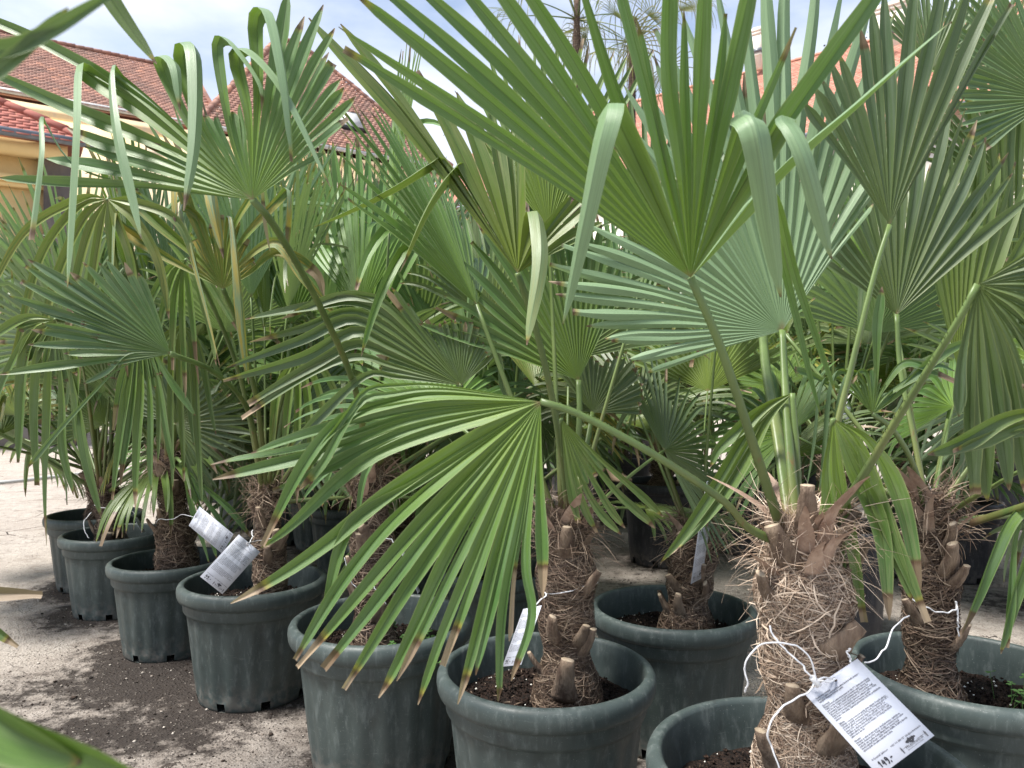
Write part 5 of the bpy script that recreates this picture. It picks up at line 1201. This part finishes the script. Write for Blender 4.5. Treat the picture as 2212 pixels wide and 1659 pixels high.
    for i in range(34):
        a = r.random()*6.28; q = math.sqrt(r.random()); c = np.array([w*.70+q*math.cos(a)*w*.075, -(h*.905+q*math.sin(a)*h*.020), 0]); s = w*.02
        mb.add([c+[-s, 0, 0], c+[0, -s*.7, 0], c+[s, 0, 0], c+[0, s*.8, 0]], [[0, 1, 2, 3]])
    mb.add(np.array([[w*.69, -h*.918, 0], [w*.685, -h*.94, 0], [w*.73, -h*.94, 0], [w*.71, -h*.918, 0]]), [[0, 1, 2, 3]])
    for x_ in (.49, .92): mb.add(np.array([[w*x_, -h*.975, 0], [w*(x_+.012), -h*.975, 0], [w*(x_+.02), -h*.93, 0], [w*(x_+.006), -h*.905, 0], [w*(x_-.006), -h*.93, 0]]), [[0, 1, 2, 3]], [[0, 3, 4]])
    for x0_, x1_ in ((.52, .63), (.78, .89)): mb.add(np.array([[w*x0_, -h*.937, 0], [w*x1_, -h*.937, 0], [w*x1_, -h*.934, 0], [w*x0_, -h*.934, 0]]), [[0, 1, 2, 3]])
    put('tree_emblem', mb.mesh('tree_emblem', [M['ink']]), 0, 0, 'ink', .001)
    # handwritten price as pen strokes
    G = {'9': [[(.75, .75), (.45, 1.0), (.15, .75), (.4, .5), (.75, .75), (.72, .35), (.5, -.12), (.2, -.05)]], '1': [[(.2, .7), (.5, 1.0), (.42, 0)]], '4': [[(.5, 1.0), (.1, .4), (.8, .42)], [(.62, .8), (.55, -.1)]],
         '0': [[(.5, 1), (.15, .6), (.3, .05), (.7, .25), (.75, .8), (.5, 1)]], '5': [[(.8, 1), (.3, .95), (.25, .55), (.65, .5), (.6, .05), (.15, 0)]], ',': [[(.2, .08), (.08, -.25)]], '-': [[(.05, .45), (.7, .5)]]}
    mb = MB(); x = w*.10; sc = h*.055
    for ch in price:
        for st_ in G[ch]:
            p_ = np.array([[x+a*sc*.75, -(h*.955)+b*sc, 0] for a, b in st_]); c_ = catmull(p_, 20); T_ = norm(np.gradient(c_, axis=0)); s_ = np.stack([-T_[:, 1], T_[:, 0], T_[:, 2]], -1)*w*.0085
            mb.add(np.stack([c_-s_, c_+s_], 1).reshape(-1, 3), grid_quads(len(c_), 2))
        x += sc*(.8 if ch not in ',' else .35)
    put('handwritten_price', mb.mesh('handwritten_price', [M['pen']]), 0, 0, 'pen', .0012)
    hole_w = TL+Uv*hx+Vv*hy
    return root, hole_w, n_
def string(root, paths, r=.0016, nm='string'):
    for p in paths:
        c = catmull(p, 60); k_ = len(c); c = c+np.stack([np.interp(np.arange(k_), np.linspace(0, k_, 14), rng.normal(0, r*.7, 14)) for _ in range(3)], -1); V, Q, T = tube_np(c, r*.82, 6, .75); ob(nm, mesh_np(nm, V-np.array(root.location), Q, np.array(T), None, [M['string']], True), root)
pt = P
# big front tag: bottom leans towards the camera
def C3(k_, x, y, d): return P(*K(k_, x, y), d)
dT = 1.215
t1, h1, n1 = tag('largest white care tag, hanging from the hairy front trunk', P(1738, 1499, dT), P(1852, 1423, dT+.037), P(1879, 1693, dT-.107), '149,-')
hk = C3(9, 860, 1095, 1.205)
string(t1, [[C3(9, 560, 735, 1.245), C3(9, 620, 840, 1.232), C3(9, 700, 925, 1.222), C3(9, 790, 1020, 1.21), hk],
            [C3(9, 395, 1168, 1.23), C3(9, 425, 1120, 1.22), C3(9, 405, 1020, 1.22), C3(9, 450, 910, 1.22), C3(9, 530, 855, 1.215), C3(9, 640, 845, 1.21), C3(9, 750, 875, 1.205), C3(9, 830, 960, 1.2), C3(9, 868, 1090, 1.2)],
            [hk, C3(9, 920, 1105, 1.2), h1+np.array([0, -.004, 0]), h1+np.array([.002, .004, .002]), C3(9, 900, 1085, 1.205), hk],
            [hk, C3(9, 800, 1170, 1.2), C3(9, 690, 1235, 1.19), C3(9, 590, 1330, 1.18), C3(9, 548, 1450, 1.18), C3(9, 585, 1560, 1.18), C3(9, 640, 1680, 1.18)],
            [C3(9, 1085, 880, 1.25), C3(9, 1075, 920, 1.25), C3(9, 1095, 975, 1.25)]], .0022)
mbk = MB(); mbk.tube([hk+np.array([-.006, -.002, .006]), hk, hk+np.array([.005, -.002, -.008])], .0052, 8); ob('knot', mbk.mesh('knot', [M['string']], True, origin=t1.location), t1)
t2, h2, n2 = tag('white care tag lying over the rim of the fourth left pot, price 99', P(516, 1155, 2.50), P(562, 1193, 2.53), P(432, 1246, 2.44), '99,-')
def ring(c, rx, z, a0, a1, n=14, sag=0.0):
    return [np.array([c[0]+rx*math.cos(a), c[1]+rx*math.sin(a), z+sag*math.sin((a-a0)/(a1-a0)*PI)]) for a in np.linspace(a0, a1, n)]
cF = np.array([pF['root'].location[0]+.02, pF['root'].location[1], 0])
string(t2, [[h2, h2+np.array([.004, -.01, .012]), P(560, 1168, 2.62), P(590, 1162, 2.64), P(625, 1145, 2.72)], [h2, P(545, 1160, 2.58), P(545, 1145, 2.62)]], .0018)
t3, h3, n3 = tag('tilted white care tag beside the thick dark trunk of the third left pot', P(407.6, 1136, 2.92), P(431, 1094.6, 2.92), P(488, 1183, 2.84), '99,-')
string(t3, [[h3, P(395, 1112, 2.95), P(372, 1122, 3.02), P(345, 1122, 3.03), P(338, 1130, 3.08)]], .0019)
t4, h4, n4 = tag('narrow white care tag hanging against the trunk behind the front centre pot', P(1514, 1114, 2.20), P(1538, 1106, 2.285), P(1497, 1260, 2.225), '95,-')
string(t4, [[h4, P(1520, 1090, 2.24), P(1524, 1055, 2.3), P(1530, 1040, 2.34)], [P(1516, 1150, 2.21), P(1522, 1120, 2.21), h4]], .0018)
t5, h5, n5 = tag('care tag seen from the side against the front centre trunk', P(1130, 1316, 1.70), P(1170, 1308, 1.65), P(1080, 1441, 1.625), '95,-')
cE = P(1225, 1290, 1.84)
string(t5, [[h5, P(1166, 1295, 1.68), P(1180, 1285, 1.70)]+[np.array([cE[0]+.074*math.cos(a), cE[1]+.074*math.sin(a), CAM_H-(1277+10*math.sin(a*2)-CY)/FPX*1.77]) for a in np.linspace(-2.6, -.2, 9)]], .0022)
t6, h6, n6 = tag('care tag seen edge-on behind the rim of the pot with the rubbed rim', P(866, 1192, 2.04), P(872, 1190, 2.12), P(905, 1280, 2.06), '99,-')
string(t6, [[h6, P(862, 1180, 2.1), P(840, 1165, 2.12), P(815, 1165, 2.13)], [P(745, 1205, 2.1), P(755, 1250, 2.1), P(772, 1275, 2.11), P(765, 1300, 2.12)], [P(805, 1265, 2.1), P(822, 1285, 2.1), P(834, 1305, 2.11)]], .0018)
t7, h7, n7 = tag('small care tag leaning inside the second left pot', P(290, 1120, 3.46), P(297, 1118, 3.52), P(304, 1152, 3.44), '99,-', detail=False)
string(t7, [[P(197, 1107, 3.5), P(183, 1125, 3.42), P(183, 1145, 3.38), P(193, 1163, 3.36)], [h7, P(285, 1105, 3.5), P(250, 1093, 3.45), P(225, 1098, 3.45), P(205, 1092, 3.5)]], .0022)
t8, h8, n8 = tag('white care tag glimpsed deep between the right-hand stalks', P(1820, 873, 2.9), P(1838, 878, 2.9), P(1818, 911, 2.88), '99,-', detail=False)
string(t8, [[h8, P(1832, 860, 2.95), P(1850, 840, 3.0)]])
# white string loops round the right trunk
lr = ob('tie_string', None, loc=P(2010, 1320, 1.72), label='white string looped round the rightmost trunk and trailing to the left', cat='string')
string(lr, [[P(1970, 1294, 1.76), P(1985, 1306, 1.71), P(2010, 1316, 1.70), P(2045, 1324, 1.70), P(2062, 1318, 1.71), P(2067, 1305, 1.74), P(2062, 1294, 1.78)], [P(2066, 1300, 1.72), P(2069, 1340, 1.71), P(2071, 1372, 1.72)],
            [P(1965, 1334, 1.74), P(1935, 1350, 1.68), P(1915, 1395, 1.62), P(1895, 1420, 1.58), P(1868, 1430, 1.5)]], .0024)
# picture label in the clover pot
tl = ob('picture_label', None, loc=P(1012, 1150, 2.9), label='small printed plant label with dark picture and green foot in a rear pot', cat='label')
quad_part('label_picture', [P(1004, 1196, 2.9), P(1019, 1197, 2.9), P(1022, 1146, 2.92), P(1006, 1145, 2.92)], 'frame_dark', tl, P(1012, 1150, 2.9), .001)
M['label_green'] = simple('label_green', (.10, .15, .12), (.12, .17, .14), 10, .4)
quad_part('label_foot', [P(1003, 1212, 2.9), P(1018, 1213, 2.9), P(1019, 1197.5, 2.9), P(1004, 1196.5, 2.9)], 'label_green', tl, P(1012, 1150, 2.9), .001)
me = text_mesh('TRA', .011); me.materials.append(M['card']); me.transform(Matrix.Rotation(PI/2, 4, 'X')); o = ob('printed_text', me, tl); o.location = Vector(P(1005, 1203, 2.89)-P(1012, 1150, 2.9))

# wooden wedges resting in black pots
def wedge(info, dx, dy, rz, lab):
    c = np.array([info['root'].location[0]+dx, info['root'].location[1]+dy, info['zs']+.035]); mb = MB(); mb.add([[0, 0, 0], [.17, 0, 0], [.17, .07, 0], [0, .07, 0], [0, 0, .02], [.17, 0, .075], [.17, .07, .075], [0, .07, .02]], [[3, 2, 1, 0], [4, 5, 6, 7], [0, 1, 5, 4], [1, 2, 6, 5], [2, 3, 7, 6], [3, 0, 4, 7]])
    o = ob('wooden_block', mb.mesh('wooden_block', [M['wood']]), loc=c, label=lab, cat='wood block', group='wooden wedges in the black pots'); o.rotation_euler = (0, 0, rz)
wedge(p15, -.20, -.06, 2.2, 'pale wooden wedge on the left side of the black pot behind the slanting stalk')
wedge(p15, .06, -.12, -.3, 'pale wooden wedge on the right side of the black pot behind the slanting stalk')
wedge(p17, -.16, -.10, .3, 'pale wooden block in the black pot left of the rightmost trunk')
wedge(PALMS['b6'], -.1, -.1, .3, 'pale wooden wedge in the hindmost black pot')
# clover growing in two pots
def clover(info, cx_, cy_, n, spread, lab):
    r = np.random.default_rng(n); z = info['zs']; L0 = info['root'].location; mb = MB()
    for i in range(n):
        b = np.array([cx_+r.normal(0, spread), cy_+r.normal(0, spread), 0]); h = r.uniform(.02, .07); t = b+np.array([r.normal(0, .012), r.normal(0, .012), h]); mb.tube([b, (b+t)/2, t], .0007, 4, cap=False)
        a0 = r.random()*6; til = r.normal(0, .3, 2)
        for k_ in range(3):
            a = a0+k_*2.094; s = r.uniform(.008, .013); e = np.array([math.cos(a), math.sin(a), til[0]*math.cos(a)+til[1]*math.sin(a)]); q = np.array([-math.sin(a), math.cos(a), 0])
            mb.add([t, t+e*s*.6+q*s*.62, t+e*s*1.15+q*s*.45, t+e*s*1.0, t+e*s*1.15-q*s*.45, t+e*s*.6-q*s*.62], [[0, 1, 2, 3], [0, 3, 4, 5]])
    ob('clover', mb.mesh('clover', [M['clover']]), loc=(L0[0], L0[1], z), label=lab, cat='weeds', kind='stuff')
clover(pD, .13, -.06, 55, .045, 'green clover growing at the right side of the pot with the rubbed rim')
clover(p10, -.12, -.08, 45, .05, 'green clover growing in the pot behind the hanging leaf tips')
clover(p9, .10, -.03, 9, .02, 'small weeds and dry stalks beside the rightmost trunk')
# hose on the yard
hp = [P(-60, 1060, 1), 0]
def gp(x, y): d_ = CAM_H*FPX/(y-CY); q = P(x, y, d_); q[2] = .022; return q
hs_ = MB(); hs_.tube(catmull([gp(-160, 1056), gp(0, 1047), gp(100, 1036), gp(190, 1026), gp(330, 1012), gp(460, 1003), gp(600, 1000)], 60), .018, 8)
ob('garden_hose', hs_.mesh('garden_hose', [M['hose']], True), label='grey garden hose lying across the bright yard on the left', cat='hose')
